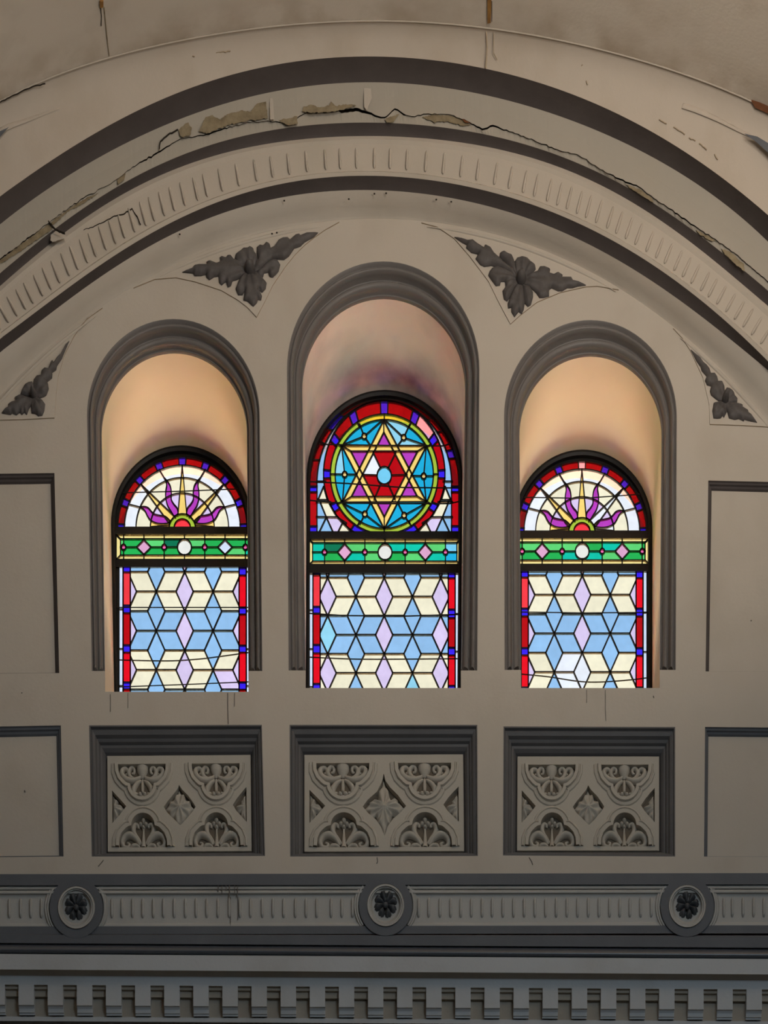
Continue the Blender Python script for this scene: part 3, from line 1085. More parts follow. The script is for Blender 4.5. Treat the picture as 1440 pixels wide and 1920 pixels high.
def glaze(parent, lines, boundary, colour, seeds, y, lead_w=2.3, proud=None, minarea=1.5):
    vo, cl, le = cells(lines, boundary)
    for tri, ar, c, m in cl:
        if ar < minarea:
            continue
        key = None
        for s in seeds:
            if any(tri_has(vo, t, (s[0], s[1])) for t in tri):
                key = s[2]
                break
        if key is None:
            key = colour(c, m, ar)
        if key is None:
            continue
        used = sorted({i for t in tri for i in t})
        mp = {u: i for i, u in enumerate(used)}
        k = len(used)
        v1 = [W(vo[u][0], vo[u][1], y) for u in used]
        bulge = 0.012 if key in ('gem', 'gold', 'roundel', 'cyan') else 0.0
        v2 = [p + Vector((0, 0.005, 0)) for p in v1]
        fs = [tuple(mp[i] for i in t) for t in tri]
        rim = {}
        for f in fs:
            for a, b in zip(f, f[1:] + f[:1]):
                rim.setdefault((min(a, b), max(a, b)), []).append((a, b))
        ff = list(fs) + [tuple(i + k for i in reversed(f)) for f in fs]
        for e, l in rim.items():
            if len(l) == 1:
                a, b = l[0]
                ff.append((b, a, a + k, b + k))
        mobj('pane', v1 + v2, ff, G[key], parent)
    mb = MB()
    for a, b in le:
        pa, pb = vo[a], vo[b]
        tx, ty = pb[0] - pa[0], pb[1] - pa[1]
        L = math.hypot(tx, ty)
        if L < 1e-4:
            continue
        tx, ty = tx / L, ty / L
        e = min(lead_w * 0.3, 0.6)
        h = lead_w / 2
        q = []
        for yy in (y - 0.006, y + 0.010):
            for (u, s) in ((pa, -1), (pb, 1)):
                for sg in (-1, 1):
                    p = W(u[0] + tx * e * s - ty * h * sg, u[1] + ty * e * s + tx * h * sg, y)
                    q.append(Vector((p.x, yy, p.z)))
        mb.add(q, [(0, 1, 3, 2), (4, 5, 7, 6), (0, 1, 5, 4), (2, 3, 7, 6), (0, 2, 6, 4), (1, 3, 7, 5)])
    mb.build('lead_came', M['lead'], parent)


def arc(cx, cy, rx, ry, a0, a1, n=36):
    return [(cx + rx * math.cos(math.radians(a0 + (a1 - a0) * k / n)), cy - ry * math.sin(math.radians(a0 + (a1 - a0) * k / n))) for k in range(n + 1)]


def full(cx, cy, rx, ry, n=36):
    return arc(cx, cy, rx, ry, 0, 360, n)


def lower_light(parent, T, x0, x1, y0, y1, Ax, Ay, dx, dy, blue_l, blue_r, xl0, xr1, wl, wr, seeds, y):
    """tumbling star pattern. all in crop coordinates; T maps lists of points to photo px"""
    bd = T([(x0, y0), (x1, y0), (x1, y1), (x0, y1)])
    lines = []
    hx, vx = dx * 0.347, dx * 0.153
    for i in range(-2, 4):
        for j in range(-1, 5):
            for (nx, ny) in ((Ax + dx * i, Ay + dy * j), (Ax + dx * (i + 0.5), Ay + dy * (j - 0.5))):
                for (ex, ey) in ((hx, 0), (-hx, 0), (vx, dy / 2), (vx, -dy / 2), (-vx, dy / 2), (-vx, -dy / 2)):
                    a, b = (nx, ny), (nx + ex, ny + ey)
                    # clip to the light
                    seg = clip(a, b, x0, y0, x1, y1)
                    if seg:
                        lines.append(T(seg))
    inv = T([(0, 0), (1, 0), (0, 1)])
    sc = inv[1][0] - inv[0][0]
    ox, oy = inv[0]

    def colour(c, m, ar):
        u, v = (m[0] - ox) / sc, (m[1] - oy) / sc
        ia = (u - Ax) / dx
        da = abs(ia - round(ia)) * dx
        db = abs((ia - 0.5) - round(ia - 0.5)) * dx
        r = round((v - Ay) / dy)
        vA = abs((v - Ay) / dy - round((v - Ay) / dy)) * dy      # distance to nearest A row
        vB = abs((v - Ay) / dy - 0.5 - round((v - Ay) / dy - 0.5)) * dy
        # vertical lozenges: A column between A rows, B column between B rows
        if da < vx * (vA / (dy / 2)) * 0.999:
            return 'sky'
        if db < vx * (vB / (dy / 2)) * 0.999:
            return 'lavender'
        return 'cream' if r % 2 == 0 else 'sky'
    glaze(parent, lines, bd, colour, [(T([(s[0], s[1])])[0]) + (s[2],) for s in seeds], y)
    # red border strips with blue squares
    for (xa, xb, blues, (wa, wb2)) in ((xl0, x0, blue_l, wl), (x1, xr1, blue_r, wr)):
        bdy = T([(xa, y0), (xb, y0), (xb, y1), (xa, y1)])
        ln = []
        for (b0, b1) in blues:
            for yy in (b0, b1):
                if y0 < yy < y1:
                    ln.append(T([(xa, yy), (xb, yy)]))
        cols = ['red', 'coral', 'ruby', 'red', 'ruby']

        def colr(c, m, ar, blues=blues):
            v = (m[1] - oy) / sc
            for i, (b0, b1) in enumerate(blues):
                if b0 < v < b1:
                    return 'blue'
                if v < b0:
                    return cols[(i + (0 if xa < x0 else 2)) % 5]
            return 'ruby'
        glaze(parent, ln, bdy, colr, [], y, lead_w=2.0)
        wa, wb2 = (wa, xa - 3) if xa < x0 else (xb + 3, wb2)
        bdy = T([(wa, y0), (wb2, y0), (wb2, y1), (wa, y1)])
        ln = [T([(wa, (b0 + b1) / 2), (wb2, (b0 + b1) / 2)]) for b0, b1 in blues if y0 + 30 < (b0 + b1) / 2 < y1]
        glaze(parent, ln, bdy, lambda c, m, ar: 'pale', [], y, lead_w=1.6)


def clip(a, b, x0, y0, x1, y1):
    t0, t1 = 0.0, 1.0
    dx, dy = b[0] - a[0], b[1] - a[1]
    for p, q in ((-dx, a[0] - x0), (dx, x1 - a[0]), (-dy, a[1] - y0), (dy, y1 - a[1])):
        if abs(p) < 1e-9:
            if q < 0:
                return None
        else:
            r = q / p
            if p < 0:
                t0 = max(t0, r)
            else:
                t1 = min(t1, r)
    if t1 - t0 < 1e-4:
        return None
    return [(a[0] + dx * t0, a[1] + dy * t0), (a[0] + dx * t1, a[1] + dy * t1)]


def jewel_band(parent, T, x0, x1, y0, y1, cx, sp, greens, seeds, y, b=25):
    """green strip with roundel, lozenges and gems inside a bevelled amber border"""
    my = (y0 + y1) / 2
    bd = T([(x0, y0), (x1, y0), (x1, y1), (x0, y1)])
    ix0, ix1, iy0, iy1 = x0 + b, x1 - b, y0 + b, y1 - b
    lines = [T([(ix0, iy0), (ix1, iy0)]), T([(ix0, iy1), (ix1, iy1)]), T([(ix0, iy0), (ix0, iy1)]), T([(ix1, iy0), (ix1, iy1)])]
    for a, c in (((x0, y0), (ix0, iy0)), ((x1, y0), (ix1, iy0)), ((x0, y1), (ix0, iy1)), ((x1, y1), (ix1, iy1))):
        lines.append(T([a, c]))
    q = sp
    rw, rh = q * 0.345, q * 0.39
    gx = [cx - 3 * q, cx - q, cx + q, cx + 3 * q]
    dxs = [cx - 2 * q, cx + 2 * q]
    lines.append(T(full(cx, my, rw, rh)))
    for g in gx:
        lines.append(T(full(g, my, q * 0.115, q * 0.135, 16)))
        for (a, c) in ((y0, iy0), (iy1, y1), (iy0, my - q * 0.135), (my + q * 0.135, iy1)):
            if x0 < g < x1:
                lines.append(T([(g, a), (g, c)]))
    for d in dxs + [cx]:
        for (a, c) in ((y0, iy0), (iy1, y1)):
            lines.append(T([(d, a), (d, c)]))
    for d in dxs:
        hw, hh = q * 0.36, (iy1 - iy0) / 2 * 0.90
        lines.append(T([(d - hw, my), (d, my - hh), (d + hw, my), (d, my + hh), (d - hw, my)]))
        lines.append(T([(d, iy0), (d, my - hh)]))
        lines.append(T([(d, my + hh), (d, iy1)]))
    lines.append(T([(cx, iy0), (cx, my - rh)]))
    lines.append(T([(cx, my + rh), (cx, iy1)]))
    xs = sorted([ix0, ix1] + [v for g in gx for v in (g - q * 0.115, g + q * 0.115)] + [v for d in dxs for v in (d - q * 0.36, d + q * 0.36)] + [cx - rw, cx + rw])
    for i in range(0, len(xs) - 1, 2):
        a, c = max(xs[i], ix0), min(xs[i + 1], ix1)
        if c > a:
            lines.append(T([(a, my), (c, my)]))
    inv = T([(0, 0), (1, 0)])
    sc = inv[1][0] - inv[0][0]
    ox, oy = inv[0]
    k = [0]

    def colour(c, m, ar):
        u, v = (m[0] - ox) / sc, (m[1] - oy) / sc
        if u < ix0 or u > ix1 or v < iy0 or v > iy1:
            return 'border'
        if ((u - cx) / rw) ** 2 + ((v - my) / rh) ** 2 < 1:
            return 'roundel'
        for g in gx:
            if math.hypot((u - g) / (q * 0.115), (v - my) / (q * 0.135)) < 1:
                return 'gem'
        for d in dxs:
            if abs(u - d) / (q * 0.36) + abs(v - my) / ((iy1 - iy0) / 2 * 0.9) < 0.95:
                return 'pink'
        k[0] += 1
        return greens[k[0] % len(greens)]
    glaze(parent, lines, bd, colour, [(T([(s[0], s[1])])[0]) + (s[2],) for s in seeds], y, lead_w=2.2)


def sun_light(parent, T, cx, cy, k, seeds, y, x0, x1, ray_cut=None):
    """half-round sunburst; radii measured in crop px"""
    e = 1.075

    def R(r, a):
        return (cx + r * math.cos(math.radians(a)), cy - r * e * math.sin(math.radians(a)))
    ro, ri, rc, rl, rg, rr = 474, 425, 340, 235, 96, 60
    bd = T(arc(cx, cy, ro, ro * e * 1.01, 0, 180, 60))
    lines = []
    for r in (ri, rc, rl, rg, rr):  # concentric leads
        lines.append(T(arc(cx, cy, r, r * e * (0.96 if r < 100 else 1), 0, 180, 60)))
    # border: blue squares between red
    for a in (22, 46, 68, 90, 112, 134, 158):
        w = 3.2
        for s in (-w, w):
            lines.append(T([R(ri, a + s), R(ro * 1.005, a + s)]))
    for a in (3, 177):
        lines.append(T([R(ri, a), R(ro, a)]))
    def rel(lst, mir=1):
        return [(cx + mir * x, cy + v) for x, v in lst]
    rays, flames = [], []
    rays.append(rel([(-33, -91), (0, -ri * e), (33, -91)]))
    for mir in (1, -1):
        rays.append(rel([(-95, -30), (-304, -318), (-52, -77)], mir))
        rays.append(rel([(-99, -16), (-225, -5), (-225, 0), (-99, 0)], mir))
        flames.append(rel(cat_rom([(-60, -80), (-82, -118), (-106, -158), (-121, -212), (-122, -264), (-115, -318), (-132, -364)], 5)
                          + cat_rom([(-132, -364), (-108, -338), (-88, -304), (-80, -256), (-81, -208), (-62, -172), (-38, -142), (-30, -100)], 5)[1:], mir))
        flames.append(rel(cat_rom([(-94, -32), (-146, -27), (-194, -33), (-234, -55), (-255, -84), (-276, -124), (-310, -149)], 5)
                          + cat_rom([(-310, -149), (-278, -153), (-249, -143), (-228, -119), (-204, -98), (-164, -88), (-124, -80), (-92, -52)], 5)[1:], mir))
        lines.append(T(rel([(-132, -364), (-168, -424)], mir)))
        lines.append(T(rel([(-310, -149), (-394, -171)], mir)))
    for pl in rays + flames:
        lines.append(T(pl + [pl[0]] if len(pl) > 5 else pl))
    inv = T([(0, 0), (1, 0)])
    sc = inv[1][0] - inv[0][0]
    ox, oy = inv[0]

    def colour(c, m, ar):
        u, v = (m[0] - ox) / sc - cx, (cy - ((m[1] - oy) / sc)) / e
        r = math.hypot(u, v)
        a = math.degrees(math.atan2(v, u))
        if r < rr * 0.98:
            return 'coral'
        if r < rg * 0.98:
            return 'lime'
        if r > ri:
            for b in (22, 46, 68, 90, 112, 134, 158):
                if abs(a - b) < 3.2:
                    return 'blue'
            return 'blue' if (a < 3 or a > 177) else 'wine'
        q = ((m[0] - ox) / sc, (m[1] - oy) / sc)
        if any(inside(q, f) for f in rays):
            return 'yellow'
        if any(inside(q, f) for f in flames):
            return 'purple'
        if r < rl:
            return 'lavender'
        if r < rc:
            return 'cream'
        return 'white'
    glaze(parent, lines, bd, colour, [(T([(s[0], s[1])])[0]) + (s[2],) for s in seeds], y, lead_w=2.1)


def star_light(parent, T, y):
    cx, cy = 722, 718
    e = 476 / 428.0
    lines = []
    bottom = 1178
    # arched outer boundary and its border
    def archline(rx, ry, cyy, xb0, xb1):
        p = arc(722, cyy, rx, ry, 0, 180, 60)
        return [(xb1, bottom)] + p + [(xb0, bottom)]
    bdc = archline(592, 662, 785, 130, 1314)
    bd = T(bdc)
    inn = archline(534, 648, 785, 188, 1256)
    inn_clip = [p for p in inn]
    lines.append(T(inn_clip))
    for ang in (17, 23, 38, 50, 126, 140, 152, 164):
        a = math.radians(ang)
        lines.append(T([(722 + 534 * math.cos(a), 785 - 648 * math.sin(a)), (722 + 592 * math.cos(a), 785 - 662 * math.sin(a))]))
    for yy in (815, 860, 1130):
        for xa, xb in ((130, 188), (1256, 1314)):
            lines.append(T([(xa, yy), (xb, yy)]))
    rings = [(428, 476), (390, 432), (482, 530)]
    for rx, ry in rings[:2]:
        lines.append(T(full(cx, cy, rx, ry, 72)))
    # red ring, clipped at bottom and merged with the border at the top
    def ringp(a, f=1.0):
        a = math.radians(a)
        return (cx + 482 * f * math.cos(a), cy - (581 if math.sin(a) > 0 else 530) * f * math.sin(a))
    seg = []
    for k in range(241):
        p = ringp(-90 + 1.5 * k)
        if p[1] < bottom:
            seg.append(p)
        else:
            if len(seg) > 1:
                lines.append(T(seg))
            seg = []
    if len(seg) > 1:
        lines.append(T(seg))
    for ang in (0, 31, 58, 90, 122, 149, 180, 211, 240, 300, 329):
        w = 3.6
        for s in (-w, w):
            a = math.radians(ang + s)
            p0 = (cx + 428 * math.cos(a), cy - 476 * math.sin(a))
            p1 = ringp(ang + s)
            if p1[1] < bottom:
                lines.append(T([p0, p1]))
    for ang in (0, 30, 60, 90, 120, 150, 180, 210, 240, 270, 300, 330):
        a = math.radians(ang)
        lines.append(T([(cx + 390 * math.cos(a), cy - 432 * math.sin(a)), (cx + 428 * math.cos(a), cy - 476 * math.sin(a))]))
    # star of two triangles, bars with width
    V = [(718, 288), (1058, 938), (388, 942)]       # pointing up
    U = [(385, 492), (1058, 492), (722, 1152)]      # pointing down

    def inset(tr, d):
        out = []
        n = 3
        for i in range(n):
            p0, p1, p2 = tr[i - 1], tr[i], tr[(i + 1) % n]
            def unit(a, b):
                L = math.hypot(b[0] - a[0], b[1] - a[1])
                return ((b[0] - a[0]) / L, (b[1] - a[1]) / L)
            u1, u2 = unit(p1, p0), unit(p1, p2)
            bx, by = u1[0] + u2[0], u1[1] + u2[1]
            L = math.hypot(bx, by)
            bx, by = bx / L, by / L
            sn = abs(u1[0] * by - u1[1] * bx)
            out.append((p1[0] + bx * d / sn, p1[1] + by * d / sn))
        return out
    Vi, Ui = inset(V, 44), inset(U, 44)
    for tr in (V, U, Vi, Ui):
        lines.append(T(tr + [tr[0]]))
    for a, b in list(zip(V, Vi)) + list(zip(U, Ui)):
        lines.append(T([a, b]))
    hub = (722, 728)
    lines.append(T(full(hub[0], hub[1], 57, 70, 28)))
    hexa = [(636, 548), (812, 548), (902, 722), (808, 916), (642, 916), (550, 722)]
    for h in hexa:
        u = ((h[0] - hub[0]) / 57, (h[1] - hub[1]) / 70)
        L = math.hypot(*u)
        p = (hub[0] + (h[0] - hub[0]) / L, hub[1] + (h[1] - hub[1]) / L)
        lines.append(T([p, h]))
    gems = [(563, 417, [(700, 295), (385, 488), (612, 488), (528, 322)]), (876, 427, [(735, 295), (1050, 488), (830, 488), (920, 330)]),
            (408, 720, [(385, 500), (390, 935), (505, 720), (335, 718)]), (1035, 733, [(1055, 500), (1055, 935), (935, 730), (1112, 733)]),
            (568, 1035, [(392, 950), (715, 1148), (612, 948), (530, 1110)]), (880, 1045, [(1050, 950), (730, 1148), (832, 948), (925, 1110)])]
    for gx, gy, to in gems:
        lines.append(T(full(gx, gy, 19, 23, 16)))
        for p in to:
            u = ((p[0] - gx) / 19, (p[1] - gy) / 23)
            L = math.hypot(*u)
            lines.append(T([(gx + (p[0] - gx) / L, gy + (p[1] - gy) / L), p]))
    # corner quarry pieces left and right of the ring
    corner = [
        [(184, 775), (256, 775)], [(195, 922), (240, 815), (270, 922), (195, 922)], [(184, 938), (296, 938)], [(213, 938), (262, 1058), (318, 1182)], [(280, 938), (352, 1062)],
        [(184, 1057), (356, 1059)], [(262, 1058), (203, 1182)], [(420, 1105), (350, 1060)], [(395, 1094), (352, 1182)], [(405, 1110), (462, 1182)],
    ]
    for pl in corner:
        lines.append(T(pl))
        lines.append(T([(1446 - x, yv) for x, yv in pl]))
    inv = T([(0, 0), (1, 0)])
    sc = inv[1][0] - inv[0][0]
    ox, oy = inv[0]

    def sgn(p, a, b):
        return (b[0] - a[0]) * (p[1] - a[1]) - (b[1] - a[1]) * (p[0] - a[0])

    def intri(p, t):
        s = [sgn(p, t[i], t[(i + 1) % 3]) for i in range(3)]
        return all(v >= 0 for v in s) or all(v <= 0 for v in s)

    def colour(c, m, ar):
        p = ((m[0] - ox) / sc, (m[1] - oy) / sc)
        rr1 = math.hypot((p[0] - cx) / 428, (p[1] - cy) / 476)
        if math.hypot((p[0] - hub[0]) / 57, (p[1] - hub[1]) / 70) < 1:
            return 'cyan'
        for gx, gy, _ in gems:
            if math.hypot((p[0] - gx) / 19, (p[1] - gy) / 23) < 1:
                return 'gold'
        if math.hypot((p[0] - cx) / 390, (p[1] - cy) / 432) < 1:
            iv, iu = intri(p, V), intri(p, U)
            jv, ju = intri(p, Vi), intri(p, Ui)
            if jv and ju:
                return 'ruby'
            if (iv and not jv) or (iu and not ju):
                return 'yellow'
            if iv or iu:
                return 'purple'
            return 'aqua'
        if rr1 < 1:
            return 'lime'
        in_inner = (p[1] > 785 and 188 < p[0] < 1256) or (p[1] <= 785 and ((p[0] - 722) / 534) ** 2 + ((p[1] - 785) / 648) ** 2 < 1)
        ry = 581 if p[1] < cy else 530
        if math.hypot((p[0] - cx) / 482, (p[1] - cy) / ry) < 1.0:
            a = math.degrees(math.atan2((cy - p[1]) / (0.5 * (ry + 476)), (p[0] - cx) / 455)) % 360
            for b in (0, 31, 58, 90, 122, 149, 180, 211, 240, 300, 329):
                if abs((a - b + 180) % 360 - 180) < 3.8:
                    return 'blue'
            return 'wine' if 40 < a < 140 else 'ruby'
        if in_inner:
            return 'sky'
        if p[1] < 785:
            a2 = math.degrees(math.atan2((785 - p[1]) / 655, (p[0] - 722) / 563)) % 360
            if 17 < a2 < 23 or 126 < a2 < 140:
                return 'blue'
            return 'wine'
        if 815 < p[1] < 860 or p[1] > 1130:
            return 'blue'
        return 'ruby'
    seeds = [(620, 640, 'white'), (825, 430, 'paleaqua'), (365, 610, 'paleaqua'), (1040, 345, 'pink'), (235, 890, 'cream'), (1211, 890, 'cream'), (278, 1000, 'cream'), (1168, 1000, 'cream'),
             (322, 1105, 'lavender'), (1124, 1105, 'lavender'), (405, 1160, 'cream'), (1041, 1160, 'cream')]
    glaze(parent, lines, bd, colour, [(T([(s[0], s[1])])[0]) + (s[2],) for s in seeds], y, lead_w=2.4)


def rod(mb, pts, r, y):
    rows = []
    n = len(pts)
    for i, p in enumerate(pts):
        a, b = pts[max(i - 1, 0)], pts[min(i + 1, n - 1)]
        tx, ty = b[0] - a[0], b[1] - a[1]
        L = math.hypot(tx, ty) or 1
        c = W(p[0], p[1], y)
        rows.append([c + Vector((-ty / L * r * math.cos(t), -r * math.sin(t), -tx / L * r * math.cos(t))) for t in [2 * math.pi * k / 6 for k in range(6)]])
    mb.grid(rows, closed=True)


TL = crop(180, 820, 3.918)
TM = crop(550, 720, 4.235)
TM2 = crop(550, 980, 4.235)
TR = crop(940, 820, 3.918)
WLAB = ['arched stained glass window with golden sunburst, leftmost of the three',
        'tall central stained glass window with a yellow six-pointed star',
        'arched stained glass window with a sunburst and one white ray, rightmost']
for n, w in enumerate(WIN):
    B = w['B']
    base = Vector((sum(p.x for p in B) / len(B), 0.96, min(p.z for p in B)))
    win = empty('window_%d' % (n + 1), base)
    tag(win, WLAB[n], 'window', kind='structure')
    GY = 0.955
    # frame: ring lining the opening
    bl, br, bt = w['back']
    t = [7, 6.5, 7][n]
    inn = arch_path(bl + t, br - t, bt + [10, 10, 10][n], 1345 - 8, w['backb'][0] + t, w['backb'][1] - t)
    IN = [W(*p, 0.92) for p in inn]
    mb = MB()
    mb.grid([[Vector((p.x, 1.0, p.z)) for p in B], B, [a.lerp(b, 0.5) + Vector((0, -0.008, 0)) for a, b in zip(B, IN)], IN, [Vector((p.x, 0.945, p.z)) for p in IN],
             [Vector((p.x, 1.0, p.z)) for p in IN], [Vector((p.x, 1.0, p.z)) for p in B]])
    mb.build('frame', M['black'], win)
    # bottom rail behind the sill
    mb = MB()
    a, b = B[0], B[-1]
    mb.box((a.x, 0.93, a.z - 0.03), (b.x, 1.0, a.z + 0.05))
    mb.build('bottom_rail', M['black'], win)
    if n == 0:
        tr = [(988.5, 1001.5), (1050, 1063)]
        xs = (210, 474)
    elif n == 1:
        tr = [(998, 1010), (1059, 1074)]
        xs = (573, 868)
    else:
        tr = [(996, 1009), (1058.5, 1071)]
        xs = (962, 1222)
    for (y0, y1) in tr:
        mb = MB()
        f = [W(xs[0], y0, 0.935), W(xs[1], y0, 0.935), W(xs[1], y1, 0.935), W(xs[0], y1, 0.935)]
        bk = [Vector((p.x, 0.966, p.z + (-0.01 if i < 2 else 0.018))) for i, p in enumerate(f)]
        mb.add(f + bk, [(0, 1, 2, 3), (4, 5, 6, 7), (0, 1, 5, 4), (2, 3, 7, 6), (0, 3, 7, 4), (1, 2, 6, 5)])
        mb.build('transom', M['black'], win)
    # black sash members that hold the glass inside the frame
    rects = [[TL(arc(634, 664, 474, 474 * 1.075 * 1.01, 0, 180, 60)), TL([(148, 716), (1152, 716), (1152, 900), (148, 900)]), TL([(170, 950), (1126, 950), (1126, 2040), (170, 2040)])],
             [TM([(1314, 1178)] + arc(722, 785, 592, 662, 0, 180, 60) + [(130, 1178)]), TM2([(127, 135), (1325, 135), (1325, 335), (127, 335)]), TM2([(128, 405), (1316, 405), (1316, 1500), (128, 1500)])],
             [TR(arc(592, 692, 474, 474 * 1.075 * 1.01, 0, 180, 60)), TR([(97, 740), (1088, 740), (1088, 936), (97, 936)]), TR([(115, 985), (1069, 985), (1069, 2010), (115, 2010)])]][n]
    ymid = [tr[0][0] + 6, tr[1][0] + 6]
    outer_px = arch_path(bl + 2, br - 2, bt + 4, 1345, w['backb'][0] + 2, w['backb'][1] - 2)
    lim = [(-1e9, ymid[0]), (ymid[0], ymid[1]), (ymid[1], 1e9)]
    for q in range(3):
        if q == 0:
            op = [(bl + 2, ymid[0])] + [p for p in outer_px if p[1] < ymid[0] - 1] + [(br - 2, ymid[0])]
        else:
            yb_ = ymid[1] if q == 1 else 1345
            op = [(w['backb'][0] + 1, ymid[q - 1]), (w['backb'][1] - 1, ymid[q - 1]), (w['backb'][1] - 1, yb_), (w['backb'][0] + 1, yb_)]
        mb = MB()
        hole = [p for p in rects[q]]
        if q == 2:
            hole = [(x, min(yv, 1343)) for x, yv in hole]
        x_lo, x_hi = min(p[0] for p in op), max(p[0] for p in op)
        hole = [(min(max(x, x_lo + 0.6), x_hi - 0.6), yv) for x, yv in hole]
        for yy in (0.952, 0.962):
            mb.poly([[W(*p, yy) for p in op], [W(*p, yy) for p in hole]])
        mb.grid([[W(*p, 0.952) for p in hole], [W(*p, 0.962) for p in hole]], closed=True)
        mb.build('sash', M['black'], win)
    # three lights of leaded glass, each a part with panes
    up = empty('upper_glazing', (0, 0, 0), win)
    mid = empty('jewel_strip', (0, 0, 0), win)
    lo = empty('lower_glazing', (0, 0, 0), win)
    if n == 0:
        sun_light(up, TL, 634, 664, 1, [(990, 300, 'white')], GY, 160, 1110)
        jewel_band(mid, TL, 148, 1152, 716, 900, 650, 149, ['green', 'green2', 'green', 'green'], [(946, 815, 'pale'), (1120, 850, 'teal'), (560, 780, 'deepgreen')], GY, b=32)
        lower_light(lo, TL, 252, 1051, 950, 2040, 443, 1133, 417, 288, [(945, 992), (1235, 1292), (1527, 1582), (1800, 1852)], [(960, 1015), (1250, 1302), (1530, 1582), (1800, 1855)],
                    200, 1103, (170, 192), (1109, 1126), [(965, 1760, 'lavender'), (980, 1820, 'pink')], GY)
        bars = [TL([(150, 408), (640, 396), (1110, 376)]), TL([(118, 1250), (650, 1250), (1130, 1250)]), TL([(118, 1836), (650, 1816), (1130, 1796)])]
        wires = [TL([(110, 1634), (330, 1640), (560, 1642), (750, 1630), (900, 1612), (1130, 1580)])]
    elif n == 1:
        star_light(up, TM, GY)
        jewel_band(mid, TM2, 127, 1325, 135, 335, 728, 160, ['green2', 'green', 'green2', 'teal', 'green2'], [(200, 190, 'teal'), (200, 280, 'teal'), (310, 190, 'deepgreen'), (1250, 200, 'cyan'), (1255, 280, 'aqua'), (830, 200, 'teal'), (1140, 275, 'teal')], GY, b=26)
        lower_light(lo, TM2, 213, 1230, 405, 1500, 497, 588, 449, 303, [(400, 418), (668, 722), (970, 1038), (1280, 1330)], [(400, 442), (690, 758), (993, 1055), (1296, 1350)],
                    157, 1284, (128, 151), (1291, 1316), [(270, 880, 'paleaqua'), (955, 1260, 'paleaqua'), (880, 230, 'teal')], GY)
        bars = [TM([(150, 412), (260, 480), (720, 488), (1190, 492), (1260, 470)]), TM([(120, 775), (430, 790), (870, 822), (1330, 826)]), TM([(80, 918), (300, 942), (720, 950), (1240, 950), (1350, 925)]),
                TM2([(90, 718), (400, 738), (900, 742), (1345, 728)])]
        wires = [TM2([(120, 1068), (500, 1084), (900, 1084), (1330, 1080)])]
    else:
        sun_light(up, TR, 592, 692, 1, [(590, 205, 'pink'), (720, 560, 'white'), (780, 500, 'white'), (700, 610, 'white'), (840, 440, 'white')], GY, 130, 1070)
        jewel_band(mid, TR, 97, 1088, 740, 936, 594, 147, ['green2', 'green', 'green2', 'green', 'green2'], [(500, 880, 'teal'), (690, 885, 'teal'), (800, 800, 'teal')], GY, b=32)
        lower_light(lo, TR, 198, 990, 985, 2010, 389, 1157, 411, 284, [(980, 1030), (1258, 1316), (1548, 1602), (1838, 1890)], [(985, 1035), (1258, 1316), (1548, 1605), (1838, 1890)],
                    147, 1040, (115, 138), (1046, 1069), [(490, 1640, 'white'), (460, 1770, 'white'), (590, 1700, 'white')], GY)
        bars = [TR([(120, 440), (600, 448), (1070, 415)]), TR([(120, 1283), (600, 1290), (1110, 1286)])]
        wires = [TR([(150, 1740), (350, 1760), (560, 1792), (720, 1798), (950, 1782), (1080, 1765)])]
    for b in bars:
        mb = MB()
        rod(mb, b, 0.0052 if n == 1 else 0.0042, GY - 0.016)
        mb.build('saddle_bar', M['lead'], win)
    for b in wires:
        mb = MB()
        rod(mb, cat_rom(b, 5), 0.005, GY + 0.06)
        mb.build('outside_wire', M['lead'], win)

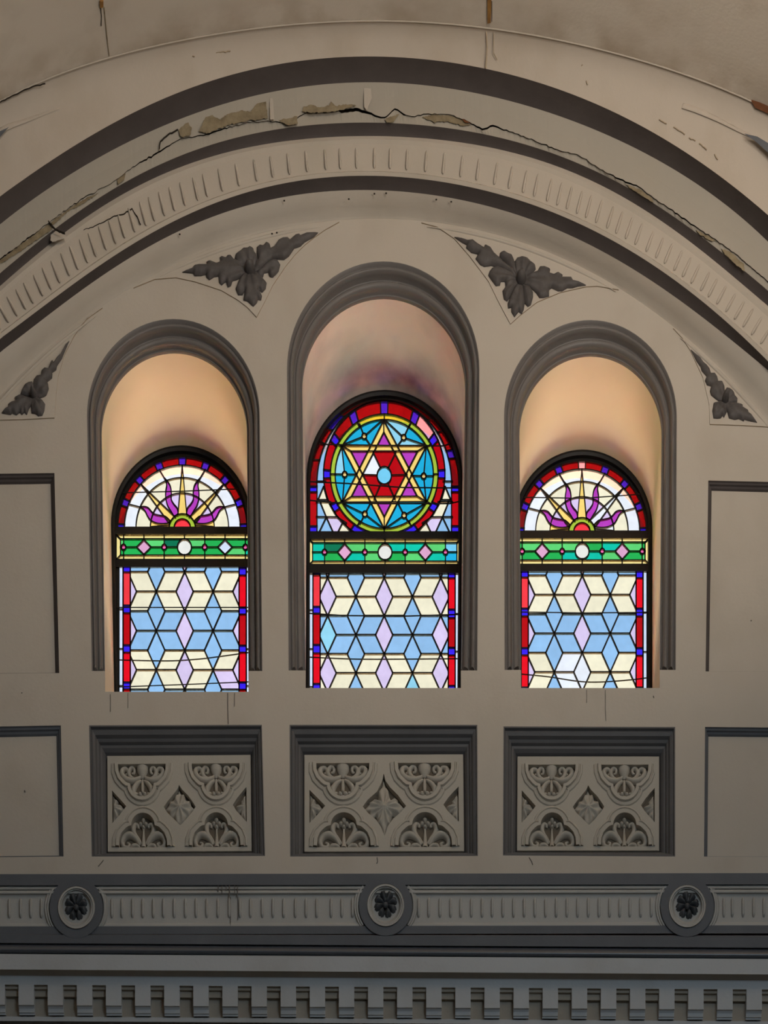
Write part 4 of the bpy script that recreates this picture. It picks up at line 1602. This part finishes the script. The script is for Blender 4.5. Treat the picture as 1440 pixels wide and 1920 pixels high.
# ------------------------------------------------------------------ spandrel leaf ornaments
ORN = [
    (c4, (710, 445), 55, 'grey carved leaf ornament between the leftmost and central window arches', [
        [(640, 380), (560, 345), (530, 310), (495, 310), (480, 330), (440, 315), (422, 330), (430, 370), (390, 385), (330, 360), (295, 370), (300, 400), (220, 400), (175, 410), (150, 440), (60, 470), (165, 480), (180, 505), (240, 505), (290, 490), (295, 520), (320, 545), (370, 515), (410, 510), (415, 570), (440, 595), (480, 560), (500, 615), (530, 600), (545, 555), (580, 545), (640, 520), (690, 470)],
        [(600, 420), (565, 340), (575, 300), (620, 265), (650, 235), (690, 240), (710, 225), (745, 240), (755, 270), (770, 290), (785, 350), (760, 430), (690, 450)],
        [(740, 420), (790, 350), (778, 290), (780, 230), (810, 205), (840, 215), (870, 180), (905, 200), (915, 240), (945, 225), (985, 165), (1030, 140), (1080, 135), (1100, 155), (1150, 110), (1190, 100), (1200, 115), (1260, 90), (1370, 88), (1330, 130), (1240, 180), (1200, 220), (1140, 240), (1090, 315), (1040, 350), (985, 345), (930, 345), (880, 375), (820, 440), (760, 470)],
        [(770, 480), (860, 400), (930, 350), (985, 360), (1005, 400), (990, 460), (965, 490), (930, 520), (900, 510), (890, 470), (850, 480), (840, 515), (790, 530)],
        [(640, 480), (600, 560), (575, 630), (600, 690), (640, 690), (662, 650), (650, 740), (690, 750), (710, 770), (745, 800), (780, 765), (790, 735), (820, 740), (830, 700), (800, 640), (830, 665), (865, 630), (875, 575), (840, 530), (800, 480), (720, 450)]]),
    (c5, (705, 490), 55, 'grey carved leaf ornament between the central and rightmost window arches', [
        [(60, 80), (130, 95), (190, 115), (240, 110), (290, 150), (345, 185), (355, 155), (415, 185), (450, 240), (490, 275), (560, 340), (640, 400), (690, 470), (640, 480), (580, 440), (500, 385), (420, 355), (350, 365), (310, 345), (265, 290), (290, 245), (225, 230), (175, 185), (180, 155), (130, 130)],
        [(620, 430), (530, 310), (495, 275), (500, 235), (540, 218), (580, 240), (615, 250), (632, 290), (655, 350), (670, 440)],
        [(640, 430), (640, 320), (665, 280), (710, 270), (770, 285), (795, 310), (840, 350), (845, 390), (800, 440), (720, 470)],
        [(730, 450), (860, 410), (885, 365), (930, 362), (985, 390), (980, 430), (1020, 440), (1060, 420), (1105, 445), (1100, 465), (1190, 465), (1205, 495), (1260, 510), (1330, 543), (1250, 555), (1200, 570), (1150, 570), (1100, 600), (1060, 600), (1000, 570), (975, 590), (975, 650), (920, 665), (880, 665), (850, 620), (820, 590), (780, 565), (720, 520)],
        [(720, 530), (790, 560), (820, 610), (820, 660), (800, 730), (770, 750), (740, 720), (725, 680), (715, 600)],
        [(650, 540), (600, 650), (575, 720), (580, 765), (610, 760), (610, 800), (640, 850), (680, 800), (710, 820), (730, 780), (742, 700), (732, 600), (705, 520)],
        [(400, 410), (388, 450), (430, 510), (460, 550), (500, 545), (510, 510), (550, 510), (555, 560), (525, 600), (540, 680), (570, 700), (610, 640), (650, 570), (690, 500), (600, 420), (480, 365), (420, 385)]]),
    (c6, (410, 1195), 42, 'small grey leaf ornament above the picture-left blank panel', [
        [(850, 525), (800, 580), (740, 690), (690, 740), (660, 790), (645, 760), (620, 790), (590, 870), (550, 855), (510, 890), (500, 950), (450, 950), (415, 1000), (405, 1080), (400, 1180), (480, 1230), (540, 1210), (570, 1190), (600, 1110), (590, 1050), (580, 1030), (640, 980), (645, 930), (640, 915), (690, 880), (700, 830), (760, 740)],
        [(340, 1200), (250, 1190), (270, 1120), (300, 1070), (350, 1030), (400, 1030), (425, 1080), (430, 1190)],
        [(420, 1220), (300, 1200), (240, 1190), (180, 1220), (190, 1260), (140, 1270), (100, 1300), (100, 1340), (60, 1360), (20, 1410), (80, 1420), (130, 1430), (150, 1410), (200, 1435), (245, 1400), (270, 1430), (300, 1400), (330, 1430), (355, 1360), (400, 1280)],
        [(390, 1200), (380, 1330), (390, 1410), (440, 1420), (470, 1445), (520, 1440), (545, 1380), (555, 1300), (520, 1250), (460, 1210)]]),
    (c7, (915, 1250), 46, 'small grey leaf ornament above the picture-right blank panel', [
        [(490, 630), (560, 690), (610, 730), (650, 790), (690, 820), (720, 860), (740, 920), (790, 920), (815, 960), (830, 1020), (880, 1025), (905, 1080), (910, 1150), (910, 1250), (830, 1260), (790, 1230), (740, 1190), (725, 1140), (740, 1080), (690, 1065), (665, 1010), (685, 960), (625, 890), (610, 840), (560, 770)],
        [(890, 1250), (905, 1140), (930, 1100), (970, 1105), (1020, 1150), (1035, 1200), (1065, 1230), (1060, 1290), (960, 1280)],
        [(910, 1250), (1050, 1290), (1130, 1310), (1120, 1330), (1195, 1375), (1200, 1400), (1240, 1430), (1305, 1525), (1230, 1510), (1150, 1490), (1140, 1510), (1080, 1480), (1030, 1490), (960, 1470), (940, 1400), (900, 1320)],
        [(920, 1260), (830, 1270), (770, 1290), (755, 1380), (770, 1470), (820, 1475), (860, 1470), (880, 1440), (900, 1465), (930, 1400), (940, 1320)]]),
]
for T, hub, rb, lab, leaves in ORN:
    hp = T([hub])[0]
    c = W(hp[0], hp[1], -0.010)
    root = empty('leaf_ornament', c)
    tag(root, lab, 'ornament', 'carved spandrel leaves')
    for k, lf in enumerate(leaves):
        relief('leaf', T(lf), M['leaf'], root, -0.0105, 0.036, d0=3.2, step=1.6, hub=hp, veins=9 + k, dip=0.8)
    r = rb / (T([(1, 0)])[0][0] - T([(0, 0)])[0][0])
    r = abs(T([(rb, 0)])[0][0] - T([(0, 0)])[0][0])
    mb = MB()
    dome(mb, hp[0], hp[1], r * 0.92, r * 0.92 * ST, -0.011, 0.09, 18, 7)
    mb.build('boss', M['leaf'], root, smooth=True)

# ------------------------------------------------------------------ carved plaster panels
PT = crop(540, 1350, 4.0)


def trefoil(cx, yb, yt, hw=201, hn=98):
    """inner outline of one trefoil, in central-panel crop px; yb open straight side, yt round end"""
    s = 1 if yt > yb else -1
    pts = [(cx - hw, yb)]
    a = abs(yt - yb)
    pts += [(cx - hw + 3, yb + s * a * 0.22), (cx - hw + 22, yb + s * a * 0.40), (cx - hw + 55, yb + s * a * 0.53), (cx - hn - 30, yb + s * a * 0.585)]
    n = 14
    cyy = yb + s * (a * 0.62)
    ry = a * 0.38
    for k in range(n + 1):
        t = math.pi * k / n
        pts.append((cx - hn * math.cos(t), cyy + s * ry * math.sin(t)))
    pts += [(cx + hn + 30, yb + s * a * 0.585), (cx + hw - 55, yb + s * a * 0.53), (cx + hw - 22, yb + s * a * 0.40), (cx + hw - 3, yb + s * a * 0.22), (cx + hw, yb)]
    return pts


def offset_px(pts, d, cx, cyc):
    out = []
    n = len(pts)
    for i, p in enumerate(pts):
        a, b = pts[max(i - 1, 0)], pts[min(i + 1, n - 1)]
        tx, ty = b[0] - a[0], b[1] - a[1]
        L = math.hypot(tx, ty) or 1
        nx, ny = -ty / L, tx / L
        if (p[0] + nx - cx) ** 2 + (p[1] + ny - cyc) ** 2 < (p[0] - nx - cx) ** 2 + (p[1] - ny - cyc) ** 2:
            nx, ny = -nx, -ny
        out.append((p[0] + nx * d, p[1] + ny * d))
    return out


def carved_panel(n, I, lab, plain_diamond):
    """maps the central panel's crop rectangle to the four inner corners of this frame"""
    X0, X1, Y0, Y1 = 122.0, 1322.0, 283.0, 1010.0
    dI = [(p.x, p.z) for p in I]     # tl tr br bl at y=0.15

    def loc(u, v, y):
        s, t = (u - X0) / (X1 - X0), (v - Y0) / (Y1 - Y0)
        x = (1 - t) * ((1 - s) * dI[0][0] + s * dI[1][0]) + t * ((1 - s) * dI[3][0] + s * dI[2][0])
        z = (1 - t) * ((1 - s) * dI[0][1] + s * dI[1][1]) + t * ((1 - s) * dI[3][1] + s * dI[2][1])
        return Vector((x, y, z))
    YF, YB = 0.118, 0.165
    root = empty('carved_panel', loc(722, 1010, 0.14))
    tag(root, lab, 'relief panel', 'carved plaster panels under the windows')
    tre = [trefoil(412, 345, 606), trefoil(1030, 345, 606), trefoil(418, 978, 728), trefoil(1030, 978, 728)]
    cen = [(412, 430), (1030, 430), (418, 890), (1030, 890)]
    if plain_diamond:
        dia = [(722, 505), (745, 540), (800, 590), (845, 650), (858, 672), (835, 705), (780, 765), (730, 812), (715, 800), (660, 750), (620, 715), (592, 672), (615, 640), (670, 580), (705, 540)]
    else:
        dia = [(722, 425), (735, 480), (770, 530), (830, 590), (865, 640), (888, 668), (850, 715), (790, 765), (750, 820), (725, 895), (700, 830), (665, 775), (600, 720), (562, 672), (600, 620), (670, 560), (705, 490)]
    hl = [(160, 545), (190, 575), (235, 620), (278, 665), (245, 705), (205, 750), (160, 795)]
    hr = [(1285, 525), (1250, 560), (1205, 610), (1170, 660), (1200, 705), (1245, 750), (1285, 790)]
    holes_ = [[loc(u, v, YF) for u, v in h] for h in tre + [dia, hl, hr]]
    mb = MB()
    rect = [loc(X0, Y0, YF), loc(X1, Y0, YF), loc(X1, Y1, YF), loc(X0, Y1, YF)]
    mb.poly([rect] + holes_)
    for h in holes_:
        mb.grid([h, [Vector((p.x, YB, p.z)) for p in h]], closed=True)
    mb.grid([rect, [Vector((p.x, 0.16, p.z)) for p in rect]], closed=True)
    mb.build('slab', M['relief'], root)
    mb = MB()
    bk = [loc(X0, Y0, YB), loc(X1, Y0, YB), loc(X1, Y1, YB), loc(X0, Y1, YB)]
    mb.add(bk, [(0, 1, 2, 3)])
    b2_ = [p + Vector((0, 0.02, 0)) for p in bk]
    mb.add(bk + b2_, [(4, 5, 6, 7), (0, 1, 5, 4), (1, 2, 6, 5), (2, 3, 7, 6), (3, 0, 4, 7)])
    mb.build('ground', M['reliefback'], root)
    # raised mouldings round each trefoil: a flat inner band then an outer roll
    for h, c in zip(tre, cen):
        mb = MB()
        prof = [(0, YF), (0, YF - 0.020), (26, YF - 0.022), (32, YF - 0.004), (40, YF - 0.006), (44, YF - 0.014), (58, YF - 0.010), (64, YF)]
        rows = []
        for d, yv in prof:
            row = []
            for (u, v) in offset_px(h, d, *c):
                u = min(max(u, 157), 1287)
                v = min(max(v, 345), 982)
                row.append(loc(u, v, yv))
            rows.append(row)
        mb.grid(rows)
        mb.build('trefoil_moulding', M['relief'], root, smooth=False)

    def tb(mb, path, rads, y, flat=0.8, seg=7):
        pts = cat_rom(path, 5)
        rr = [float(np.interp(i / (len(pts) - 1), np.linspace(0, 1, len(rads)), rads)) for i in range(len(pts))]
        rows = []
        m = len(pts)
        for i in range(m):
            a, b = pts[max(i - 1, 0)], pts[min(i + 1, m - 1)]
            tx, ty = b[0] - a[0], b[1] - a[1]
            L = math.hypot(tx, ty) or 1
            nx, ny = -ty / L, tx / L
            row = []
            for k in range(seg + 1):
                an = math.pi * k / seg
                o = math.cos(an) * rr[i]
                row.append(loc(pts[i][0] + nx * o, pts[i][1] + ny * o, y - math.sin(an) * rr[i] * 0.001 * flat))
            rows.append(row)
        mb.grid(rows)
        for row in (rows[0], rows[-1]):
            mb.add(row, [tuple(range(len(row)))])

    def dm(mb, u, v, r, h, y):
        rows = []
        for i in range(5):
            t = i / 4 * math.pi / 2
            rows.append([loc(u + r * math.cos(t) * math.cos(a), v + r * math.cos(t) * math.sin(a), y - h * math.sin(t)) for a in [2 * math.pi * k / 12 for k in range(12)]])
        mb.grid(rows, closed=True)
    yg = YB - 0.004
    # upright palmettes below, hanging ones above
    up_half = [
        ([(-30, -30), (-60, -75), (-110, -105), (-155, -95), (-178, -55), (-165, -18), (-130, -15), (-118, -40), (-138, -52)], [10, 20, 27, 24, 20, 18, 15, 11, 7], 'scroll'),
        ([(-18, -40), (-45, -75), (-75, -110), (-85, -150), (-70, -185), (-45, -180), (-45, -160)], [9, 17, 22, 21, 17, 13, 9], 'scroll'),
        ([(-30, -15), (-60, -30), (-90, -25), (-105, -8)], [9, 15, 17, 9], 'scroll'),
    ]
    dn_half = [
        ([(-12, 62), (-40, 85), (-90, 100), (-140, 88), (-172, 50), (-165, 15), (-135, 8), (-120, 32), (-140, 50)], [8, 17, 22, 24, 22, 18, 15, 11, 7], 'scroll'),
        ([(-25, 75), (-60, 88), (-100, 70), (-115, 35), (-95, 2), (-70, 10), (-72, 38), (-90, 40)], [7, 13, 17, 18, 15, 13, 10, 7], 'scroll'),
        ([(-10, 95), (-45, 120), (-75, 165), (-68, 200), (-40, 195)], [8, 17, 22, 18, 10], 'scroll'),
    ]
    for (cx, basey, half, sg) in ((418, 972, up_half, 1), (1030, 972, up_half, 1), (412, 352, dn_half, 1), (1030, 352, dn_half, 1)):
        for path, rads, nm in half:
            for mir in (1, -1):
                mb = MB()
                tb(mb, [(cx + x * mir, basey + y_) for x, y_ in path], rads, yg, flat=1.7)
                mb.build(nm, M['relief'], root, smooth=True)
        mb = MB()
        if half is up_half:
            tb(mb, [(cx, basey), (cx, basey - 60), (cx, basey - 130), (cx, basey - 180)], [26, 15, 9, 8], yg, flat=1.9)
            dm(mb, cx, basey - 215, 19, 0.035, yg)
            dm(mb, cx - 22, basey - 188, 18, 0.034, yg)
            dm(mb, cx + 22, basey - 188, 18, 0.034, yg)
            dm(mb, cx, basey - 165, 16, 0.034, yg)
            dm(mb, cx, basey - 190, 10, 0.044, yg)
        else:
            tb(mb, [(cx, basey - 5), (cx, basey + 30), (cx, basey + 62), (cx, basey + 82)], [50, 44, 26, 10], yg, flat=0.85)
            tb(mb, [(cx, basey + 90), (cx, basey + 140), (cx, basey + 190)], [8, 15, 12], yg, flat=1.7)
            dm(mb, cx - 20, basey + 205, 19, 0.034, yg)
            dm(mb, cx + 20, basey + 205, 19, 0.034, yg)
            dm(mb, cx, basey + 232, 18, 0.034, yg)
            dm(mb, cx, basey + 195, 12, 0.042, yg)
        mb.build('flower', M['relief'], root, smooth=True)

    def lf(name, outline, H, hub, veins, rise=0.0, y0=YB):
        px = []
        ol = outline
        # build in panel coordinates through relief()-like cdt
        xs = [p[0] for p in ol]
        ys = [p[1] for p in ol]
        pts = list(ol)
        step = 6
        yv = min(ys) + 4
        while yv < max(ys):
            xv = min(xs) + 4
            while xv < max(xs):
                if inside((xv, yv), ol):
                    pts.append((xv, yv))
                xv += step
            yv += step
        d = dist_poly(pts, ol)
        pts = [p for i, p in enumerate(pts) if i < len(ol) or d[i] > 2.5]
        nn = len(ol)
        vo, eo, fo, _, _, _ = delaunay_2d_cdt([Vector(p) for p in pts], [(i, (i + 1) % nn) for i in range(nn)], [], 1, 1e-6)
        dd = dist_poly([(v[0], v[1]) for v in vo], ol)
        vv = []
        for v, di in zip(vo, dd):
            an = math.atan2(v[1] - hub[1], v[0] - hub[0])
            r = math.hypot(v[0] - hub[0], v[1] - hub[1])
            h = H * (1 - math.exp(-di / 9.0)) * (1 - 0.5 * (0.5 + 0.5 * math.cos(an * veins)) * min(1, r / 40)) + rise * math.exp(-r / 40)
            vv.append(loc(v[0], v[1], y0 - 0.004 - h))
        mobj(name, vv, [tuple(f) for f in fo], M['relief'], root, smooth=True)
    if plain_diamond:
        lf('diamond_flower', [(722, 520), (740, 560), (765, 560), (775, 600), (815, 610), (820, 645), (850, 670), (820, 700), (815, 735), (775, 745), (760, 780), (728, 800), (695, 780), (680, 745), (640, 735), (630, 700), (602, 672), (630, 645), (640, 610), (675, 600), (690, 560), (705, 555)], 0.045, (722, 672), 8, 0.02)
    else:
        lf('diamond_leaf', [(722, 450), (735, 500), (755, 530), (765, 575), (775, 610), (800, 590), (825, 600), (830, 630), (885, 668), (850, 700), (855, 730), (815, 730), (785, 720), (770, 760), (775, 790), (748, 800), (735, 840), (725, 885), (712, 840), (695, 800), (665, 790), (672, 755), (660, 725), (625, 755), (600, 735), (610, 710), (568, 675), (610, 640), (605, 620), (650, 600), (680, 610), (672, 560), (690, 530), (708, 500)], 0.05, (722, 672), 12, 0.012)
    for hh, c in ((hl, 165), (hr, 1280)):
        s = 1 if c < 700 else -1
        lf('half_leaf', [(c, 560), (c + s * 25, 590), (c + s * 45, 610), (c + s * 40, 635), (c + s * 70, 640), (c + s * 95, 668), (c + s * 65, 700), (c + s * 45, 700), (c + s * 45, 735), (c + s * 20, 750), (c, 785)], 0.045, (c, 668), 9, 0.01)


carved_panel(0, PANELS[0]['I'], 'carved plaster relief panel of scrolls below the leftmost window', True)
carved_panel(1, PANELS[1]['I'], 'carved plaster relief panel with a four-pointed leaf below the central window', False)
carved_panel(2, PANELS[2]['I'], 'carved plaster relief panel of scrolls below the rightmost window', True)

# ------------------------------------------------------------------ frieze and cornice
XA, XB = -420.0, 1860.0


def run(mb, prof, tilt=0.0, mi=0):
    rows = []
    for py, y in prof:
        rows.append([W(px, py + tilt * (px - 0) / 1440.0, y) for px in np.linspace(XA, XB, 39)])
    mb.grid(rows, mi=mi)


mb = MB()
run(mb, [(1640, 0.0), (1639, -0.03), (1660, -0.03), (1663, -0.005)], -2)
fr1 = mb.build('trim_9', M['blue'])
tag(fr1, 'flat blue grey painted band running above the ribbed frieze', 'trim', kind='structure')
mb = MB()
roll = [(1660, -0.004)]
for c0, r in ((1665.5, 3.6), (1673.5, 3.6)):
    for k in range(7):
        a = math.pi * k / 6
        roll.append((c0 - r * math.cos(a), -0.004 - 0.016 * math.sin(a)))
roll += [(1679, 0.0), (1681, 0.004), (1731, 0.004), (1733, -0.002), (1735, -0.004), (1739, -0.004)]
run(mb, roll, -2)
fr2 = mb.build('trim_10', M['frieze'])
tag(fr2, 'cream frieze with upright ribs between the rosette medallions', 'trim', kind='structure')
mb = MB()
run(mb, [(1738, 0.0), (1737, -0.022), (1752, -0.022)], -2)
rows = []
xs = np.linspace(XA, XB, 39)
mb.grid([[W(px, 1752 - 2 * px / 1440 + 4 * max(0, px) / 1440, -0.022) for px in xs], [W(px, 1753 + 4 * px / 1440, -0.032) for px in xs], [W(px, 1768 + 9 * px / 1440, -0.034) for px in xs], [W(px, 1770 + 9 * px / 1440, 0.0) for px in xs]])
fr3 = mb.build('trim_11', M['blue'])
tag(fr3, 'stepped blue grey band running below the ribbed frieze', 'trim', kind='structure')

RIBX = [-80, -60, -41, -21, -2, 18, 39, 58, 78, 210, 229, 249, 268, 288, 307, 327, 348, 368, 388, 409, 430, 450, 470, 492, 512, 532, 554, 574, 594, 621, 641, 661,
        785, 804, 825, 845, 864, 884, 904, 923, 943, 963, 983, 1003, 1023, 1043, 1063, 1083, 1103, 1123, 1143, 1162, 1181, 1201, 1221, 1357, 1373, 1393, 1413, 1432, 1452, 1472, 1492, 1512, 1532, 1552, 1572, 1592, 1612, -100, -120, -140, -160, -180]
mb = MB()
tube(mb, [(720, 1685.5), (720, 1687), (720, 1690), (720, 1705), (720, 1717), (720, 1720.5), (720, 1722)], [0.8, 2.0, 2.8, 2.8, 2.8, 2.0, 0.8], 0.004, flat=2.2, seg=6)
rib0 = mb.build('rib', M['frieze'], fr2, smooth=True)
first = True
for x in RIBX:
    o = rib0 if first else rib0.copy()
    if not first:
        COL.objects.link(o)
        o.parent = fr2
    first = False
    o.location = ((x - 720) * S * (D + 0.004) / D, 0, 2 * x / 1440 * S)

# medallions
MED = [(143, 1702, 'rosette medallion on the frieze under the leftmost window'), (723, 1697.5, 'rosette medallion on the frieze under the central window'), (1288.5, 1699.5, 'rosette medallion on the frieze under the rightmost window')]
for n, (mx, my, lab) in enumerate(MED):
    root = empty('rosette_medallion', W(mx, my, -0.02))
    tag(root, 'dark ' + lab, 'medallion', 'rosette medallions on the frieze')
    def er(rx, ry, y):
        return [W(px, py, y) for px, py in ell_ring(mx, my, rx, ry)]
    mb = MB()
    mb.grid([er(50, 57, 0.0), er(50, 57, -0.034), er(35.5, 41, -0.034), er(35, 40, -0.02)], closed=True)
    mb.build('outer_ring', M['blue'], root)
    mb = MB()
    mb.grid([er(35.5, 40.5, -0.028), er(34, 39, -0.042), er(31.5, 36.5, -0.040), er(30.5, 35.5, -0.028), er(28.5, 33.5, -0.030), er(27, 32, -0.012), er(24, 28, 0.01), er(12, 14, 0.018), er(0.5, 0.5, 0.018)], closed=True)
    mb.build('dish', M['frieze'], root, smooth=False)
    # curved stops of the frieze panel hugging the ring
    for s in (0, 1):
        mb = MB()
        a0, a1 = (-38, 38) if s == 0 else (142, 218)
        rows = []
        for rx, ry, y in ((50, 57, -0.002), (52, 59, -0.020), (54.5, 61.5, -0.022), (56, 63, -0.010), (58.5, 65.5, -0.014), (60.5, 67, 0.003)):
            rows.append([W(px, py, y) for px, py in arc(mx, my, rx, ry, a0, a1, 16)])
        mb.grid(rows)
        mb.build('curved_stop', M['frieze'], root, smooth=False)
    for k in range(8):
        a = 2 * math.pi * (k + 0.5) / 8 + 0.1 * n
        ol = []
        for (r, da) in ((4, -0.5), (10, -0.36), (16, -0.40), (20.5, -0.30), (22.5, -0.10), (21, 0.0), (22.5, 0.10), (20.5, 0.30), (16, 0.40), (10, 0.36), (4, 0.5)):
            ol.append((mx + r * math.cos(a + da), my + r * 1.17 * math.sin(a + da)))
        relief('petal', ol, M['leafdark'], root, 0.012, 0.045, d0=2.4, step=1.3, hub=(mx, my), veins=0, rise=0.0)
    mb = MB()
    dome(mb, mx, my, 5, 5.8, -0.03, 0.022, 12, 4)
    mb.build('boss', M['leafdark'], root, smooth=True)

# lower cornice, slightly out of level
TLT = 9.5
mb = MB()
run(mb, [(1768, -0.0), (1769, -0.012), (1771, -0.016), (1774, -0.040), (1777, -0.052), (1780, -0.056), (1783, -0.052), (1786, -0.036), (1788, -0.014), (1790, -0.004)], TLT)
cr1 = mb.build('trim_12', M['bluedark'], smooth=True)
tag(cr1, 'dark glossy blue grey half-round moulding above the dentil cornice', 'trim', kind='structure')
mb = MB()
run(mb, [(1788, -0.006), (1789, -0.055), (1817.5, -0.055), (1818, -0.045)], TLT)
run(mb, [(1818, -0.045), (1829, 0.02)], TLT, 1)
run(mb, [(1829, 0.02), (1831, 0.022), (1846, 0.022)], TLT)
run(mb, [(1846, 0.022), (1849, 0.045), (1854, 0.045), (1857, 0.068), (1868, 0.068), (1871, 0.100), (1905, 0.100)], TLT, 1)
run(mb, [(1905, 0.100), (1906, 0.075), (1914, 0.075), (1915, 0.19), (1990, 0.19)], TLT)
cr2 = mb.build('trim_13', M['cornice'], mats=[M['cornice'], M['recess_brown']])
tag(cr2, 'grey plaster cornice with a row of square dentils along the bottom', 'trim', kind='structure')
# dentil blocks
x0, x1 = 9 + 25.7 - 54.6, 9.0
dp = [(1845, 0.020), (1884, 0.020), (1886, 0.034), (1891, 0.048), (1898, 0.052), (1900, 0.062), (1903, 0.064), (1904, 0.102), (1845, 0.102)]
mb = MB()
pl = [W(x0, py, y) for py, y in dp]
pr = [W(x1, py, y) for py, y in dp]
wx0, wx1 = W(x0, 1860, 0.02).x, W(x1, 1860, 0.02).x
for p in pl:
    p.x = wx0
for p in pr:
    p.x = wx1
mb.grid([pl, pr], closed=True)
mb.add(pl, [tuple(range(len(pl)))])
mb.add(pr, [tuple(range(len(pr)))])
cxw = (wx0 + wx1) / 2
d0 = mb.build('dentil', M['cornice'], cr2, origin=(0, 0, 0))
for k in range(-5, 33):
    o = d0 if k == -5 else d0.copy()
    if k != -5:
        COL.objects.link(o)
        o.parent = cr2
    o.location = (54.6 * k * S * (D + 0.02) / D, 0, -TLT / 1440 * (x0 + 14 + 54.6 * k) * S)
# wall continuing below the cornice
mb = MB()
a = W(0, 1985, 0.1)
mb.box((-7.9, 0.15, -17.6), (7.9, 0.3, a.z))
tag(mb.build('wall_lower', M['wall']), 'plain wall continuing below the dentil cornice', 'wall', kind='structure')

# ------------------------------------------------------------------ marks of age on the wall
for i, (pts, wd) in enumerate([([(427, 1300), (427, 1330), (428, 1358)], 1.6), ([(440, 1300), (439.5, 1325)], 1.2), ([(207, 1302), (207, 1335)], 1.2), ([(240, 1300), (240, 1328)], 0.8), ([(1100, 1294), (1100, 1318)], 0.9), ([(1135, 1294), (1135, 1330), (1136, 1352)], 1.0),
                               ([(707, 1608), (708, 1616), (706, 1620)], 2.0), ([(992, 1608), (997, 1616), (999, 1622)], 1.6), ([(184, 1625), (194, 1613)], 1.2), ([(46, 1482), (47, 1486)], 2), ([(1408, 1163), (1409, 1165)], 2), ([(40, 1299), (42, 1300)], 2), ([(1225, 1305), (1226, 1309)], 1.5)]):
    ribbon('drip_stain', jag(pts, 6, 0.3, 50 + i), wd, 0.0 if pts[0][0] not in (46, 1408) else 0.055, wall, M['drip'], 0.003)
for i, (x, y0, y1, wd) in enumerate([(409, 1661, 1672, 1.6), (416, 1661, 1676, 1.4), (424, 1660, 1670, 1.8), (430, 1661, 1682, 2.0), (432, 1682, 1738, 1.0), (440, 1661, 1676, 1.2), (445, 1662, 1680, 1.6), (446, 1680, 1725, 0.8)]):
    ribbon('drip_stain', [(x, y0), (x + 0.4, (y0 + y1) / 2), (x, y1)], wd, -0.022 if y1 < 1685 else 0.0, fr2, M['drip'], 0.004)
